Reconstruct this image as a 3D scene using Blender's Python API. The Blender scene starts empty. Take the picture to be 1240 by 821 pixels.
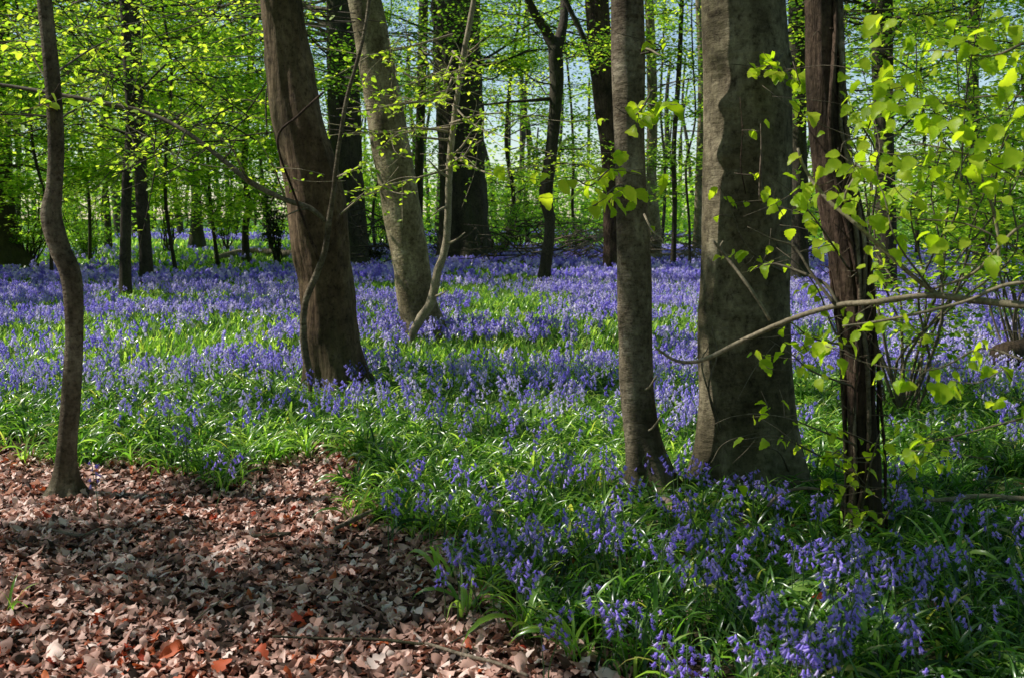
import bpy, math, random
import numpy as np
from mathutils import Vector, Matrix

RS = np.random.RandomState(7)
random.seed(7)
SC = bpy.context.scene
COL = SC.collection

# ------------------------------------------------------------------ camera maths
FPX, U0, V0, HOR, CH = 1205.0, 620.0, 410.5, 262.0, 1.5
PITCH = math.atan((V0 - HOR) / FPX)
SP, CP = math.sin(PITCH), math.cos(PITCH)

def ray(u, v):
    x = (u - U0) / FPX; yc = -(v - V0) / FPX
    return np.array([x, CP + yc * SP, -SP + yc * CP])

def at(u, v, Y):
    d = ray(u, v); t = Y / d[1]
    return np.array([0, 0, CH]) + d * t

def plane_at(u, v, z):
    d = ray(u, v); t = (z - CH) / d[2]
    return np.array([0, 0, CH]) + d * t

def proj(p):
    q = np.asarray(p, float) - [0, 0, CH]; f = q[1] * CP - q[2] * SP; up = q[1] * SP + q[2] * CP
    return U0 + q[0] / f * FPX, V0 - up / f * FPX

# ------------------------------------------------------------------ noise + terrain
def _hash(ix, iy, iz):
    n = (ix * 374761393 + iy * 668265263 + iz * 2147483647 // 3) & 0xffffffff
    n = ((n ^ (n >> 13)) * 1274126177) & 0xffffffff
    n = (n ^ (n >> 16)) & 0xffffffff
    return n.astype(np.float64) / 4294967295.0

def noise3(x, y, z=0.0):
    x, y, z = np.broadcast_arrays(np.asarray(x, float), np.asarray(y, float), np.asarray(z, float))
    ix, iy, iz = np.floor(x).astype(np.int64), np.floor(y).astype(np.int64), np.floor(z).astype(np.int64)
    fx, fy, fz = x - ix, y - iy, z - iz
    fx, fy, fz = [f * f * (3 - 2 * f) for f in (fx, fy, fz)]
    r = 0
    for a in (0, 1):
        for b in (0, 1):
            for c in (0, 1):
                w = (fx if a else 1 - fx) * (fy if b else 1 - fy) * (fz if c else 1 - fz)
                r = r + w * _hash(ix + a, iy + b, iz + c)
    return r * 2 - 1

EDGE_PX = [(-60, 566), (0, 562), (60, 562), (110, 572), (170, 574), (225, 588), (262, 610), (295, 606), (318, 582),
           (350, 566), (395, 556), (432, 588), (398, 612), (425, 634), (478, 640), (520, 676), (548, 712),
           (545, 742), (590, 764), (618, 796), (650, 815)]
def _flat(u, v): return plane_at(u, v, 0.0)[:2]
POLY = np.array([[-14.0, 6.4], [-6.0, 6.3]] + [list(_flat(u, v)) for u, v in EDGE_PX] +
                [[0.75, 2.5], [1.0, 1.6], [1.3, 0.0], [1.6, -4.0], [-14.0, -4.0]])

def path_sd(x, y):
    """signed distance to the path outline, positive inside the leaf-strewn path"""
    x = np.asarray(x, float); y = np.asarray(y, float)
    best = np.full(x.shape, 1e9); inside = np.zeros(x.shape, bool)
    n = len(POLY)
    for i in range(n):
        ax, ay = POLY[i]; bx, by = POLY[(i + 1) % n]
        dx, dy = bx - ax, by - ay
        t = np.clip(((x - ax) * dx + (y - ay) * dy) / (dx * dx + dy * dy), 0, 1)
        best = np.minimum(best, np.hypot(x - ax - t * dx, y - ay - t * dy))
        c = ((ay > y) != (by > y)) & (x < dx * (y - ay) / (dy if abs(dy) > 1e-9 else 1e-9) + ax)
        inside ^= c
    return np.where(inside, best, -best)

def H(x, y):
    x = np.asarray(x, float); y = np.asarray(y, float)
    sd = path_sd(x, y)
    bank = 0.06 * np.clip(0.5 - sd / 0.5, 0, 1)
    r = np.hypot(x, y)
    big = np.clip(r / 12.0, 0, 1)
    return (bank + 0.022 * noise3(x * 1.3, y * 1.3) + 0.06 * big * noise3(x * 0.22 + 5, y * 0.22)
            + 0.008 * noise3(x * 5, y * 5) * (r < 15))

def ground(u, v, dz=0.0):
    z = 0.05
    for _ in range(6):
        p = plane_at(u, v, z + dz); z = float(H(p[0], p[1]))
    return np.array([p[0], p[1], z])

# ------------------------------------------------------------------ mesh collector
class MB:
    def __init__(s): s.V = []; s.L = []; s.T = []; s.A = []; s.M = []; s.n = 0
    def add(s, V, loops, totals, a=0.5, mat=0):
        V = np.asarray(V, np.float32); loops = np.asarray(loops, np.int64); totals = np.asarray(totals, np.int64)
        s.V.append(V); s.L.append(loops + s.n); s.T.append(totals)
        s.A.append(np.broadcast_to(np.asarray(a, np.float32), (len(V),)).copy())
        s.M.append(np.broadcast_to(np.asarray(mat, np.int64), (len(totals),)).copy()); s.n += len(V)
    def build(s, name, mats, parent=None, origin=None, smooth=True):
        me = bpy.data.meshes.new(name)
        V = np.concatenate(s.V).copy(); L = np.concatenate(s.L); T = np.concatenate(s.T)
        A = np.concatenate(s.A); M = np.concatenate(s.M)
        if origin is not None: V = V - np.asarray(origin, np.float32)
        me.vertices.add(len(V)); me.vertices.foreach_set('co', V.astype(np.float32).ravel())
        me.loops.add(len(L)); me.loops.foreach_set('vertex_index', L.astype(np.int32))
        me.polygons.add(len(T)); st = np.concatenate([[0], np.cumsum(T)[:-1]])
        me.polygons.foreach_set('loop_start', st.astype(np.int32)); me.polygons.foreach_set('loop_total', T.astype(np.int32))
        if not isinstance(mats, (list, tuple)): mats = [mats]
        for m in mats: me.materials.append(m)
        me.polygons.foreach_set('material_index', M.astype(np.int32))
        me.update(calc_edges=True)
        me.polygons.foreach_set('use_smooth', np.full(len(T), smooth, bool))
        at_ = me.attributes.new('v', 'FLOAT', 'POINT'); at_.data.foreach_set('value', A.astype(np.float32))
        o = bpy.data.objects.new(name, me); COL.objects.link(o)
        if parent is not None: o.parent = parent
        return o

def tag(o, label=None, cat=None, group=None, kind=None):
    if label: o['label'] = label
    if cat: o['category'] = cat
    if group: o['group'] = group
    if kind: o['kind'] = kind
    return o

def thing(name, loc, label, cat, group=None):
    o = bpy.data.objects.new(name, None); COL.objects.link(o); o.location = tuple(float(c) for c in loc)
    o.empty_display_size = 0.1
    return tag(o, label, cat, group)

def inst(mb, arch, P, R, S, a=0.5, mat=0):
    """place N transformed copies of an archetype (verts, loops, totals[, mats]) in the mesh"""
    AV, AL, AT = arch[:3]; AM = arch[3] if len(arch) > 3 else np.full(len(AT), mat)
    N = len(P)
    if N == 0: return
    S = np.asarray(S, float)
    if S.ndim == 1: S = S[:, None]
    V = np.einsum('nij,nkj->nki', R, AV[None] * S[:, None, :]) + P[:, None, :]
    k = len(AV)
    L = (AL[None] + (np.arange(N) * k)[:, None]).ravel()
    T = np.tile(AT, N); M = np.tile(AM, N)
    a = np.broadcast_to(np.asarray(a, float), (N,))
    mb.add(V.reshape(-1, 3), L, T, np.repeat(a, k), M)

def frames(xdir, up, roll=None):
    """rotation matrices whose columns are x (along), y, z (normal)"""
    x = xdir / np.linalg.norm(xdir, axis=1, keepdims=True)
    y = np.cross(up, x); y /= np.linalg.norm(y, axis=1, keepdims=True) + 1e-9
    z = np.cross(x, y)
    return np.stack([x, y, z], axis=2)

def rotz(a):
    c, s = np.cos(a), np.sin(a); z = np.zeros_like(c); o = np.ones_like(c)
    return np.stack([np.stack([c, -s, z], 1), np.stack([s, c, z], 1), np.stack([z, z, o], 1)], 1)

def smooth_path(P, step):
    P = np.asarray(P, float)
    if len(P) < 3: 
        n = max(2, int(np.linalg.norm(P[-1, :3] - P[0, :3]) / step)); t = np.linspace(0, 1, n + 1)[:, None]
        return P[0] * (1 - t) + P[-1] * t
    Q = np.vstack([2 * P[0] - P[1], P, 2 * P[-1] - P[-2]]); out = []
    for i in range(1, len(Q) - 2):
        n = max(1, int(math.ceil(np.linalg.norm(Q[i + 1, :3] - Q[i, :3]) / step)))
        t = np.linspace(0, 1, n, endpoint=False)[:, None]
        a, b, c, d = Q[i - 1], Q[i], Q[i + 1], Q[i + 2]
        out.append(0.5 * ((2 * b) + (-a + c) * t + (2 * a - 5 * b + 4 * c - d) * t ** 2 + (-a + 3 * b - 3 * c + d) * t ** 3))
    out.append(Q[-2][None]); return np.vstack(out)

def tube(mb, P, r, sides=8, step=0.1, disp=None, a=0.5, mat=0, cap=True):
    """tube along points with radius per point, optional displacement function(P, theta, h) -> factor"""
    P = np.asarray(P, float); r = np.broadcast_to(np.asarray(r, float), (len(P),))
    Q = smooth_path(np.hstack([P, r[:, None]]), step)
    C, rr = Q[:, :3], np.maximum(Q[:, 3], 0.0004)
    T = np.gradient(C, axis=0); T /= np.linalg.norm(T, axis=1, keepdims=True) + 1e-9
    n = len(C); th = np.linspace(0, 2 * np.pi, sides, endpoint=False)
    ref = np.array([1.0, 0, 0]) if abs(T[0, 0]) < 0.9 else np.array([0, 1.0, 0])
    X = np.zeros_like(C); Y = np.zeros_like(C)
    for i in range(n):
        xx = ref - T[i] * ref.dot(T[i]); xx /= np.linalg.norm(xx); X[i] = xx; Y[i] = np.cross(T[i], xx); ref = xx
    D = X[:, None] * np.cos(th)[None, :, None] + Y[:, None] * np.sin(th)[None, :, None]
    R = rr[:, None] * np.ones(sides)[None]
    if disp is not None: R = R * disp(C, D, th, rr)
    V = (C[:, None] + D * R[:, :, None]).reshape(-1, 3)
    i, j = np.meshgrid(np.arange(n - 1), np.arange(sides), indexing='ij'); j2 = (j + 1) % sides
    F = np.stack([i * sides + j, i * sides + j2, (i + 1) * sides + j2, (i + 1) * sides + j], -1).reshape(-1, 4)
    L = F.ravel(); TT = np.full(len(F), 4)
    if cap:
        L = np.concatenate([L, (n - 1) * sides + np.arange(sides), np.arange(sides)[::-1]]); TT = np.concatenate([TT, [sides, sides]])
    mb.add(V, L, TT, a, mat)

# ------------------------------------------------------------------ materials
def newmat(name):
    m = bpy.data.materials.new(name); m.use_nodes = True; nt = m.node_tree; nt.nodes.clear()
    return m, nt, nt.nodes, nt.links

def ramp(nodes, stops, interp='LINEAR'):
    n = nodes.new('ShaderNodeValToRGB'); cr = n.color_ramp; cr.interpolation = interp
    while len(cr.elements) > 1: cr.elements.remove(cr.elements[-1])
    cr.elements[0].position = stops[0][0]; cr.elements[0].color = (*stops[0][1], 1)
    for p, c in stops[1:]:
        e = cr.elements.new(p); e.color = (*c, 1)
    return n

def leaf_mat(name, stops, trans=0.5, tboost=(1.5, 1.6, 0.7), rough=0.4, spec=0.35, noise_scale=None):
    m, nt, N, L = newmat(name)
    out = N.new('ShaderNodeOutputMaterial'); at_ = N.new('ShaderNodeAttribute'); at_.attribute_name = 'v'
    cr = ramp(N, stops); fac = at_.outputs['Fac']
    if noise_scale:
        tc = N.new('ShaderNodeTexCoord'); no = N.new('ShaderNodeTexNoise'); no.inputs['Scale'].default_value = noise_scale
        L.new(tc.outputs['Object'], no.inputs['Vector'])
        ma = N.new('ShaderNodeMath'); ma.operation = 'MULTIPLY_ADD'; ma.inputs[1].default_value = 0.5
        L.new(no.outputs['Fac'], ma.inputs[0])
        mb_ = N.new('ShaderNodeMath'); mb_.operation = 'SUBTRACT'; L.new(fac, mb_.inputs[0]); mb_.inputs[1].default_value = 0.25
        L.new(mb_.outputs[0], ma.inputs[2]); fac = ma.outputs[0]
    L.new(fac, cr.inputs['Fac'])
    pb = N.new('ShaderNodeBsdfPrincipled'); pb.inputs['Roughness'].default_value = rough
    pb.inputs['Specular IOR Level'].default_value = spec
    L.new(cr.outputs['Color'], pb.inputs['Base Color'])
    if trans > 0:
        mul = N.new('ShaderNodeMix'); mul.data_type = 'RGBA'; mul.blend_type = 'MULTIPLY'; mul.inputs[0].default_value = 1
        L.new(cr.outputs['Color'], mul.inputs[6]); mul.inputs[7].default_value = (*tboost, 1)
        tr = N.new('ShaderNodeBsdfTranslucent'); L.new(mul.outputs[2], tr.inputs['Color'])
        mx = N.new('ShaderNodeMixShader'); mx.inputs['Fac'].default_value = trans
        L.new(pb.outputs[0], mx.inputs[1]); L.new(tr.outputs[0], mx.inputs[2]); L.new(mx.outputs[0], out.inputs['Surface'])
    else: L.new(pb.outputs[0], out.inputs['Surface'])
    return m

def bark_mat(name, dark, mid, light, algae=0.3, ridge=0.0, bump=0.5, scale=1.0, lent=0.0):
    m, nt, N, L = newmat(name)
    out = N.new('ShaderNodeOutputMaterial'); pb = N.new('ShaderNodeBsdfPrincipled')
    pb.inputs['Roughness'].default_value = 0.85; pb.inputs['Specular IOR Level'].default_value = 0.2
    tc = N.new('ShaderNodeTexCoord')
    def mp(sx, sy, sz):
        q = N.new('ShaderNodeMapping'); q.inputs['Scale'].default_value = (sx * scale, sy * scale, sz * scale)
        L.new(tc.outputs['Object'], q.inputs['Vector']); return q
    def nz(mapn, sc, det=6, rough=0.6):
        q = N.new('ShaderNodeTexNoise'); q.inputs['Scale'].default_value = sc; q.inputs['Detail'].default_value = det
        q.inputs['Roughness'].default_value = rough; L.new(mapn.outputs[0], q.inputs['Vector']); return q
    n1 = nz(mp(1, 1, 0.55), 4.0, 8, 0.65)
    cr = ramp(N, [(0.30, dark), (0.5, mid), (0.72, light)]); L.new(n1.outputs['Fac'], cr.inputs['Fac'])
    # algae tint
    n2 = nz(mp(1, 1, 0.4), 1.7, 5, 0.6)
    r2 = ramp(N, [(0.45, (0, 0, 0)), (0.68, (algae, algae, algae))]); L.new(n2.outputs['Fac'], r2.inputs['Fac'])
    mx = N.new('ShaderNodeMix'); mx.data_type = 'RGBA'; L.new(r2.outputs['Color'], mx.inputs[0])
    L.new(cr.outputs['Color'], mx.inputs[6]); mx.inputs[7].default_value = (0.085, 0.10, 0.035, 1)
    # fine speckle
    n3 = nz(mp(1, 1, 0.8), 30, 9, 0.75)
    r3 = ramp(N, [(0.36, (0.3, 0.27, 0.25)), (0.47, (0.85, 0.84, 0.82)), (0.6, (1.15, 1.15, 1.1)), (0.72, (1.6, 1.6, 1.55))]); L.new(n3.outputs['Fac'], r3.inputs['Fac'])
    m2 = N.new('ShaderNodeMix'); m2.data_type = 'RGBA'; m2.blend_type = 'MULTIPLY'; m2.inputs[0].default_value = 0.95
    L.new(mx.outputs[2], m2.inputs[6]); L.new(r3.outputs['Color'], m2.inputs[7])
    col = m2.outputs[2]
    # bump
    if ridge > 0:
        nb = nz(mp(1, 1, 0.12), 26, 6, 0.65)
    else:
        nb = nz(mp(1, 1, 2.6), 9, 7, 0.7)          # faint horizontal wrinkles of smooth bark
    vb = N.new('ShaderNodeTexVoronoi'); vb.inputs['Scale'].default_value = 16
    L.new(mp(1, 1, 0.3 if ridge > 0 else 2.2).outputs[0], vb.inputs['Vector'])
    ad = N.new('ShaderNodeMath'); ad.operation = 'MULTIPLY_ADD'; L.new(vb.outputs['Distance'], ad.inputs[0])
    ad.inputs[1].default_value = 0.5 if ridge > 0 else 0.18; L.new(nb.outputs['Fac'], ad.inputs[2])
    ad2 = N.new('ShaderNodeMath'); ad2.operation = 'MULTIPLY_ADD'; L.new(n3.outputs['Fac'], ad2.inputs[0]); ad2.inputs[1].default_value = 0.22
    L.new(ad.outputs[0], ad2.inputs[2])
    bp = N.new('ShaderNodeBump'); bp.inputs['Strength'].default_value = bump; bp.inputs['Distance'].default_value = 0.035
    L.new(ad2.outputs[0], bp.inputs['Height']); L.new(bp.outputs[0], pb.inputs['Normal'])
    if lent > 0 or ridge > 0:
        rr = ramp(N, [(0.34, (0.4, 0.37, 0.35)), (0.5, (1, 1, 1))]); L.new(nb.outputs['Fac'], rr.inputs['Fac'])
        m3 = N.new('ShaderNodeMix'); m3.data_type = 'RGBA'; m3.blend_type = 'MULTIPLY'; m3.inputs[0].default_value = max(lent, ridge)
        L.new(col, m3.inputs[6]); L.new(rr.outputs['Color'], m3.inputs[7]); col = m3.outputs[2]
    if lent > 0:      # dark lens-shaped scars
        vs = N.new('ShaderNodeTexVoronoi'); vs.inputs['Scale'].default_value = 3.0; vs.inputs['Randomness'].default_value = 1.0; L.new(mp(1, 1, 2.4).outputs[0], vs.inputs['Vector'])
        rs = ramp(N, [(0.0, (0.28, 0.24, 0.2)), (0.10, (0.5, 0.45, 0.4)), (0.17, (1, 1, 1))]); L.new(vs.outputs['Distance'], rs.inputs['Fac'])
        ms = N.new('ShaderNodeMix'); ms.data_type = 'RGBA'; ms.blend_type = 'MULTIPLY'; ms.inputs[0].default_value = 0.9; L.new(col, ms.inputs[6]); L.new(rs.outputs['Color'], ms.inputs[7]); col = ms.outputs[2]
        n5 = nz(mp(1, 1, 0.8), 2.2, 3, 0.5); r5 = ramp(N, [(0.40, (0.5, 0.46, 0.42)), (0.56, (1.1, 1.1, 1.1))]); L.new(n5.outputs['Fac'], r5.inputs['Fac'])
        m6 = N.new('ShaderNodeMix'); m6.data_type = 'RGBA'; m6.blend_type = 'MULTIPLY'; m6.inputs[0].default_value = 0.7; L.new(col, m6.inputs[6]); L.new(r5.outputs['Color'], m6.inputs[7]); col = m6.outputs[2]
    # damp, mossy foot
    sx = N.new('ShaderNodeSeparateXYZ'); L.new(tc.outputs['Object'], sx.inputs[0])
    mr = N.new('ShaderNodeMapRange'); mr.inputs[1].default_value = 0.05; mr.inputs[2].default_value = 0.7; mr.inputs[3].default_value = 0.65; mr.inputs[4].default_value = 0
    L.new(sx.outputs['Z'], mr.inputs[0])
    mm = N.new('ShaderNodeMath'); mm.operation = 'MULTIPLY'; L.new(mr.outputs[0], mm.inputs[0]); L.new(n2.outputs['Fac'], mm.inputs[1])
    m4 = N.new('ShaderNodeMix'); m4.data_type = 'RGBA'; L.new(mm.outputs[0], m4.inputs[0]); L.new(col, m4.inputs[6])
    m4.inputs[7].default_value = (0.05, 0.055, 0.025, 1)
    L.new(m4.outputs[2], pb.inputs['Base Color']); L.new(pb.outputs[0], out.inputs['Surface'])
    return m

MAT = {}
MAT['beech'] = bark_mat('smooth_grey_bark', (0.05, 0.036, 0.021), (0.19, 0.155, 0.098), (0.52, 0.45, 0.31), 0.45, 0, 0.55, 1.0, 0.55)
MAT['brown'] = bark_mat('brown_bark', (0.035, 0.022, 0.013), (0.13, 0.083, 0.05), (0.32, 0.22, 0.135), 0.35, 0.35, 0.6)
MAT['pale'] = bark_mat('pale_bark', (0.08, 0.06, 0.034), (0.30, 0.245, 0.145), (0.62, 0.53, 0.36), 0.25, 0, 0.5, 1.2, 0.5)
MAT['slim'] = bark_mat('slim_grey_bark', (0.055, 0.04, 0.026), (0.20, 0.158, 0.11), (0.46, 0.39, 0.29), 0.2, 0, 0.6, 1.6, 0.6)
MAT['dark'] = bark_mat('dark_ridged_bark', (0.025, 0.016, 0.012), (0.075, 0.046, 0.033), (0.19, 0.12, 0.085), 0.15, 0.8, 0.9, 1.3)
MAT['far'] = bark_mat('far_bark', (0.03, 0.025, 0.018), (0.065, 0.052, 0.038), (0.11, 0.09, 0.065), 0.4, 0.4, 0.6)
MAT['twig'] = bark_mat('twig_bark', (0.08, 0.065, 0.045), (0.17, 0.14, 0.10), (0.30, 0.25, 0.19), 0.0, 0, 0.2, 3)
MAT['palewood'] = bark_mat('bleached_twig', (0.22, 0.17, 0.12), (0.36, 0.30, 0.21), (0.5, 0.42, 0.31), 0.0, 0, 0.2, 3)
MAT['deadwood'] = bark_mat('fallen_wood', (0.16, 0.11, 0.09), (0.30, 0.23, 0.18), (0.45, 0.36, 0.29), 0.1, 0.4, 0.6, 1)

MAT['spring'] = leaf_mat('spring_leaf', [(0, (0.05, 0.15, 0.015)), (0.5, (0.22, 0.42, 0.035)), (1, (0.62, 0.74, 0.11))], 0.6, (1.8, 1.75, 0.7), 0.45, 0.3)
MAT['nearleaf'] = leaf_mat('near_leaf', [(0, (0.20, 0.33, 0.02)), (0.5, (0.38, 0.54, 0.03)), (1, (0.60, 0.70, 0.06))], 0.62, (1.7, 1.75, 0.6), 0.42, 0.3, 60)
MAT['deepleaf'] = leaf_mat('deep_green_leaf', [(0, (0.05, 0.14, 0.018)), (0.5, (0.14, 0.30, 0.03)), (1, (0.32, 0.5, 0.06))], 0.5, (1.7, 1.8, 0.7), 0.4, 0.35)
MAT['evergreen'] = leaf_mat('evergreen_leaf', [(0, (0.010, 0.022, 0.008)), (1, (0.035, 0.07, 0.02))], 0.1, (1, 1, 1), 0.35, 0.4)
MAT['blade'] = leaf_mat('bluebell_blade', [(0, (0.018, 0.065, 0.012)), (0.5, (0.14, 0.31, 0.05)), (0.9, (0.52, 0.70, 0.18)), (1, (0.50, 0.50, 0.15))], 0.5, (1.9, 2.0, 0.8), 0.27, 0.75)
MAT['bell'] = leaf_mat('bluebell_petal', [(0, (0.24, 0.17, 0.76)), (0.4, (0.50, 0.42, 0.98)), (1, (0.92, 0.87, 1.0))], 0.4, (1.15, 1.1, 1.25), 0.5, 0.25)
MAT['nearbell'] = leaf_mat('near_bluebell_petal', [(0, (0.27, 0.18, 0.80)), (0.5, (0.47, 0.36, 0.98)), (1, (0.82, 0.72, 1.0))], 0.4, (1.15, 1.05, 1.25), 0.45, 0.3)
MAT['stem'] = leaf_mat('bluebell_stem', [(0, (0.06, 0.13, 0.04)), (1, (0.14, 0.22, 0.08))], 0.2, (1.3, 1.3, 0.8), 0.4, 0.4)
MAT['litter'] = leaf_mat('dry_leaf', [(0, (0.05, 0.03, 0.022)), (0.25, (0.23, 0.115, 0.085)), (0.5, (0.62, 0.36, 0.285)), (0.78, (0.93, 0.64, 0.54)), (0.90, (0.96, 0.78, 0.70)), (0.93, (0.60, 0.17, 0.05)), (1, (0.50, 0.06, 0.03))],
                         0.18, (1.3, 0.9, 0.7), 0.6, 0.3)

def ground_mat():
    m, nt, N, L = newmat('woodland_soil'); out = N.new('ShaderNodeOutputMaterial'); pb = N.new('ShaderNodeBsdfPrincipled')
    pb.inputs['Roughness'].default_value = 0.95; pb.inputs['Specular IOR Level'].default_value = 0.1
    tc = N.new('ShaderNodeTexCoord'); n1 = N.new('ShaderNodeTexNoise'); n1.inputs['Scale'].default_value = 14; n1.inputs['Detail'].default_value = 8
    L.new(tc.outputs['Object'], n1.inputs['Vector'])
    soil = ramp(N, [(0.3, (0.018, 0.012, 0.009)), (0.55, (0.06, 0.038, 0.028)), (0.75, (0.13, 0.085, 0.065))]); L.new(n1.outputs['Fac'], soil.inputs['Fac'])
    n2 = N.new('ShaderNodeTexNoise'); n2.inputs['Scale'].default_value = 1.6; n2.inputs['Detail'].default_value = 8; n2.inputs['Roughness'].default_value = 0.7
    L.new(tc.outputs['Object'], n2.inputs['Vector'])
    gr = ramp(N, [(0.3, (0.02, 0.045, 0.010)), (0.5, (0.05, 0.12, 0.018)), (0.7, (0.10, 0.20, 0.03))]); L.new(n2.outputs['Fac'], gr.inputs['Fac'])
    at_ = N.new('ShaderNodeAttribute'); at_.attribute_name = 'v'
    mx = N.new('ShaderNodeMix'); mx.data_type = 'RGBA'; L.new(at_.outputs['Fac'], mx.inputs[0]); L.new(soil.outputs['Color'], mx.inputs[6]); L.new(gr.outputs['Color'], mx.inputs[7])
    bp = N.new('ShaderNodeBump'); bp.inputs['Strength'].default_value = 0.8; bp.inputs['Distance'].default_value = 0.03; L.new(n1.outputs['Fac'], bp.inputs['Height'])
    L.new(bp.outputs[0], pb.inputs['Normal']); L.new(mx.outputs[2], pb.inputs['Base Color']); L.new(pb.outputs[0], out.inputs['Surface'])
    return m
MAT['ground'] = ground_mat()

# ------------------------------------------------------------------ world, sun, camera
SUN_EL, SUN_PHI = math.radians(45), math.radians(9)
S = np.array([-math.cos(SUN_EL) * math.cos(SUN_PHI), math.cos(SUN_EL) * math.sin(SUN_PHI), math.sin(SUN_EL)])
w = bpy.data.worlds.new('World'); SC.world = w; w.use_nodes = True; nt = w.node_tree
bg = nt.nodes['Background']; sky = nt.nodes.new('ShaderNodeTexSky'); sky.sky_type = 'NISHITA'; sky.sun_disc = False
sky.sun_elevation = SUN_EL; sky.sun_rotation = math.atan2(S[0], S[1]); sky.air_density = 1.0; sky.dust_density = 0.4; sky.ozone_density = 1.0
nt.links.new(sky.outputs[0], bg.inputs[0]); bg.inputs[1].default_value = 0.15
sd_ = bpy.data.lights.new('sun', 'SUN'); sd_.energy = 5.0; sd_.angle = math.radians(0.5); sd_.color = (1.0, 0.96, 0.89)
so = bpy.data.objects.new('sun', sd_); COL.objects.link(so); so.rotation_euler = Vector(S).to_track_quat('Z', 'Y').to_euler(); so.location = (-8, 2, 12)
cd = bpy.data.cameras.new('camera'); cam = bpy.data.objects.new('camera', cd); COL.objects.link(cam); SC.camera = cam
cam.location = (0, 0, CH); cam.rotation_euler = (math.pi / 2 - PITCH, 0, 0); cd.sensor_width = 36; cd.lens = FPX / 1240 * 36
cd.clip_start = 0.05; cd.clip_end = 3000; cd.dof.use_dof = True; cd.dof.focus_distance = 5.2; cd.dof.aperture_fstop = 6.3
SC.view_settings.view_transform = 'Standard'; SC.view_settings.look = 'None'; SC.view_settings.exposure = 0
SC.cycles.use_denoising = True; SC.cycles.max_bounces = 7; SC.cycles.diffuse_bounces = 2; SC.cycles.glossy_bounces = 2; SC.cycles.transmission_bounces = 4
SC.cycles.sample_clamp_indirect = 6; SC.cycles.caustics_reflective = False; SC.cycles.caustics_refractive = False

# ------------------------------------------------------------------ ground sheet
def make_ground():
    n = 260; k = np.linspace(-1, 1, n)
    xs = 420 * np.sinh(6.2 * k) / math.sinh(6.2); ys = 8 + 420 * np.sinh(6.2 * k) / math.sinh(6.2)
    X, Y = np.meshgrid(xs, ys); Z = H(X, Y)
    V = np.stack([X, Y, Z], -1).reshape(-1, 3)
    i, j = np.meshgrid(np.arange(n - 1), np.arange(n - 1), indexing='ij')
    F = np.stack([i * n + j, i * n + j + 1, (i + 1) * n + j + 1, (i + 1) * n + j], -1).reshape(-1, 4)
    sd = path_sd(V[:, 0], V[:, 1]); a = np.clip(-sd / 1.5 - 0.2, 0, 1) * 0.5 + 0.5 * np.clip((V[:, 1] - 20) / 20, 0, 1)
    mb = MB(); mb.add(V, F.ravel(), np.full(len(F), 4), a)
    tag(mb.build('ground', MAT['ground']), kind='structure')
make_ground()

# ------------------------------------------------------------------ leaf archetypes
def leaf_simple():          # folded 2-quad leaf, length 1 along x
    V = np.array([[0, 0, 0], [0.35, 0.30, 0.07], [0.5, 0, -0.02], [0.35, -0.30, 0.07], [0.78, 0.2, 0.02], [1, 0, -0.08], [0.78, -0.2, 0.02]])
    F = [[0, 2, 1], [0, 3, 2], [1, 2, 5, 4], [3, 6, 5, 2]]
    return V, np.concatenate(F), np.array([len(f) for f in F])
def leaf_quad():
    V = np.array([[0, 0, 0], [0.45, 0.32, 0.05], [1, 0, 0], [0.45, -0.32, 0.05]])
    return V, np.array([0, 3, 2, 1]), np.array([4])
def leaf_detail(width=0.42, droop=0.25, serr=0.03, curl=0.12, seed=0, lobes=0):
    r = random.Random(seed); ts = np.linspace(0, 1, 11); V = []; mid = []; le = []; ri = []
    for i, t in enumerate(ts):
        w = width * (math.sin(math.pi * min(1, t ** 0.72)) ** 0.75 if 0 < t < 1 else 0)
        if lobes: w *= 1 + 0.3 * math.sin(t * lobes * 2 * math.pi)
        z = -droop * t * t; zz = z + curl * (w / width) * (1 + 0.4 * math.sin(9 * t + seed))
        V.append((t, 0, z)); 
        s = serr * (1 if i % 2 else -1)
        V.append((t + s * 0.3, w + s * (0 < t < 1), zz + r.uniform(-.015, .015))); V.append((t + s * 0.3, -w - s * (0 < t < 1), zz + r.uniform(-.015, .015)))
    F = []
    for i in range(10):
        a, b = 3 * i, 3 * (i + 1)
        F.append([a, b, b + 1, a + 1]); F.append([a, a + 2, b + 2, b])
    return np.array(V), np.concatenate(F), np.array([4] * len(F))
LS, LQ = leaf_simple(), leaf_quad()
LD = [leaf_detail(0.40, 0.2 + 0.1 * k, 0.025, 0.08 + 0.03 * k, k) for k in range(4)]

def scatter_leaves(mb, P, size, tilt=0.6, arch=LS, a=(0.2, 1.0), mat=0, clumpcol=0.0, droop=0.0, outward=None):
    """leaves at points P; leaf normals mostly up, tilted at random"""
    N = len(P); az = RS.uniform(0, 2 * np.pi, N)
    xd = np.stack([np.cos(az), np.sin(az), RS.normal(0, tilt * 0.6, N) - droop], 1)
    if outward is not None: xd[:, :2] += outward[:, :2]
    up = np.stack([RS.normal(0, tilt, N), RS.normal(0, tilt, N), np.ones(N)], 1)
    R = frames(xd, up); s = size * RS.uniform(0.6, 1.25, N)
    v = RS.uniform(a[0], a[1], N)
    if clumpcol: v = np.clip(v + clumpcol * noise3(P[:, 0] * 0.8, P[:, 1] * 0.8, P[:, 2] * 1.2), 0, 1)
    archs = arch if isinstance(arch, list) else [arch]
    idx = RS.randint(0, len(archs), N)
    for k, A in enumerate(archs):
        s_ = idx == k; inst(mb, A, P[s_], R[s_], s[s_], v[s_], mat)

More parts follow.
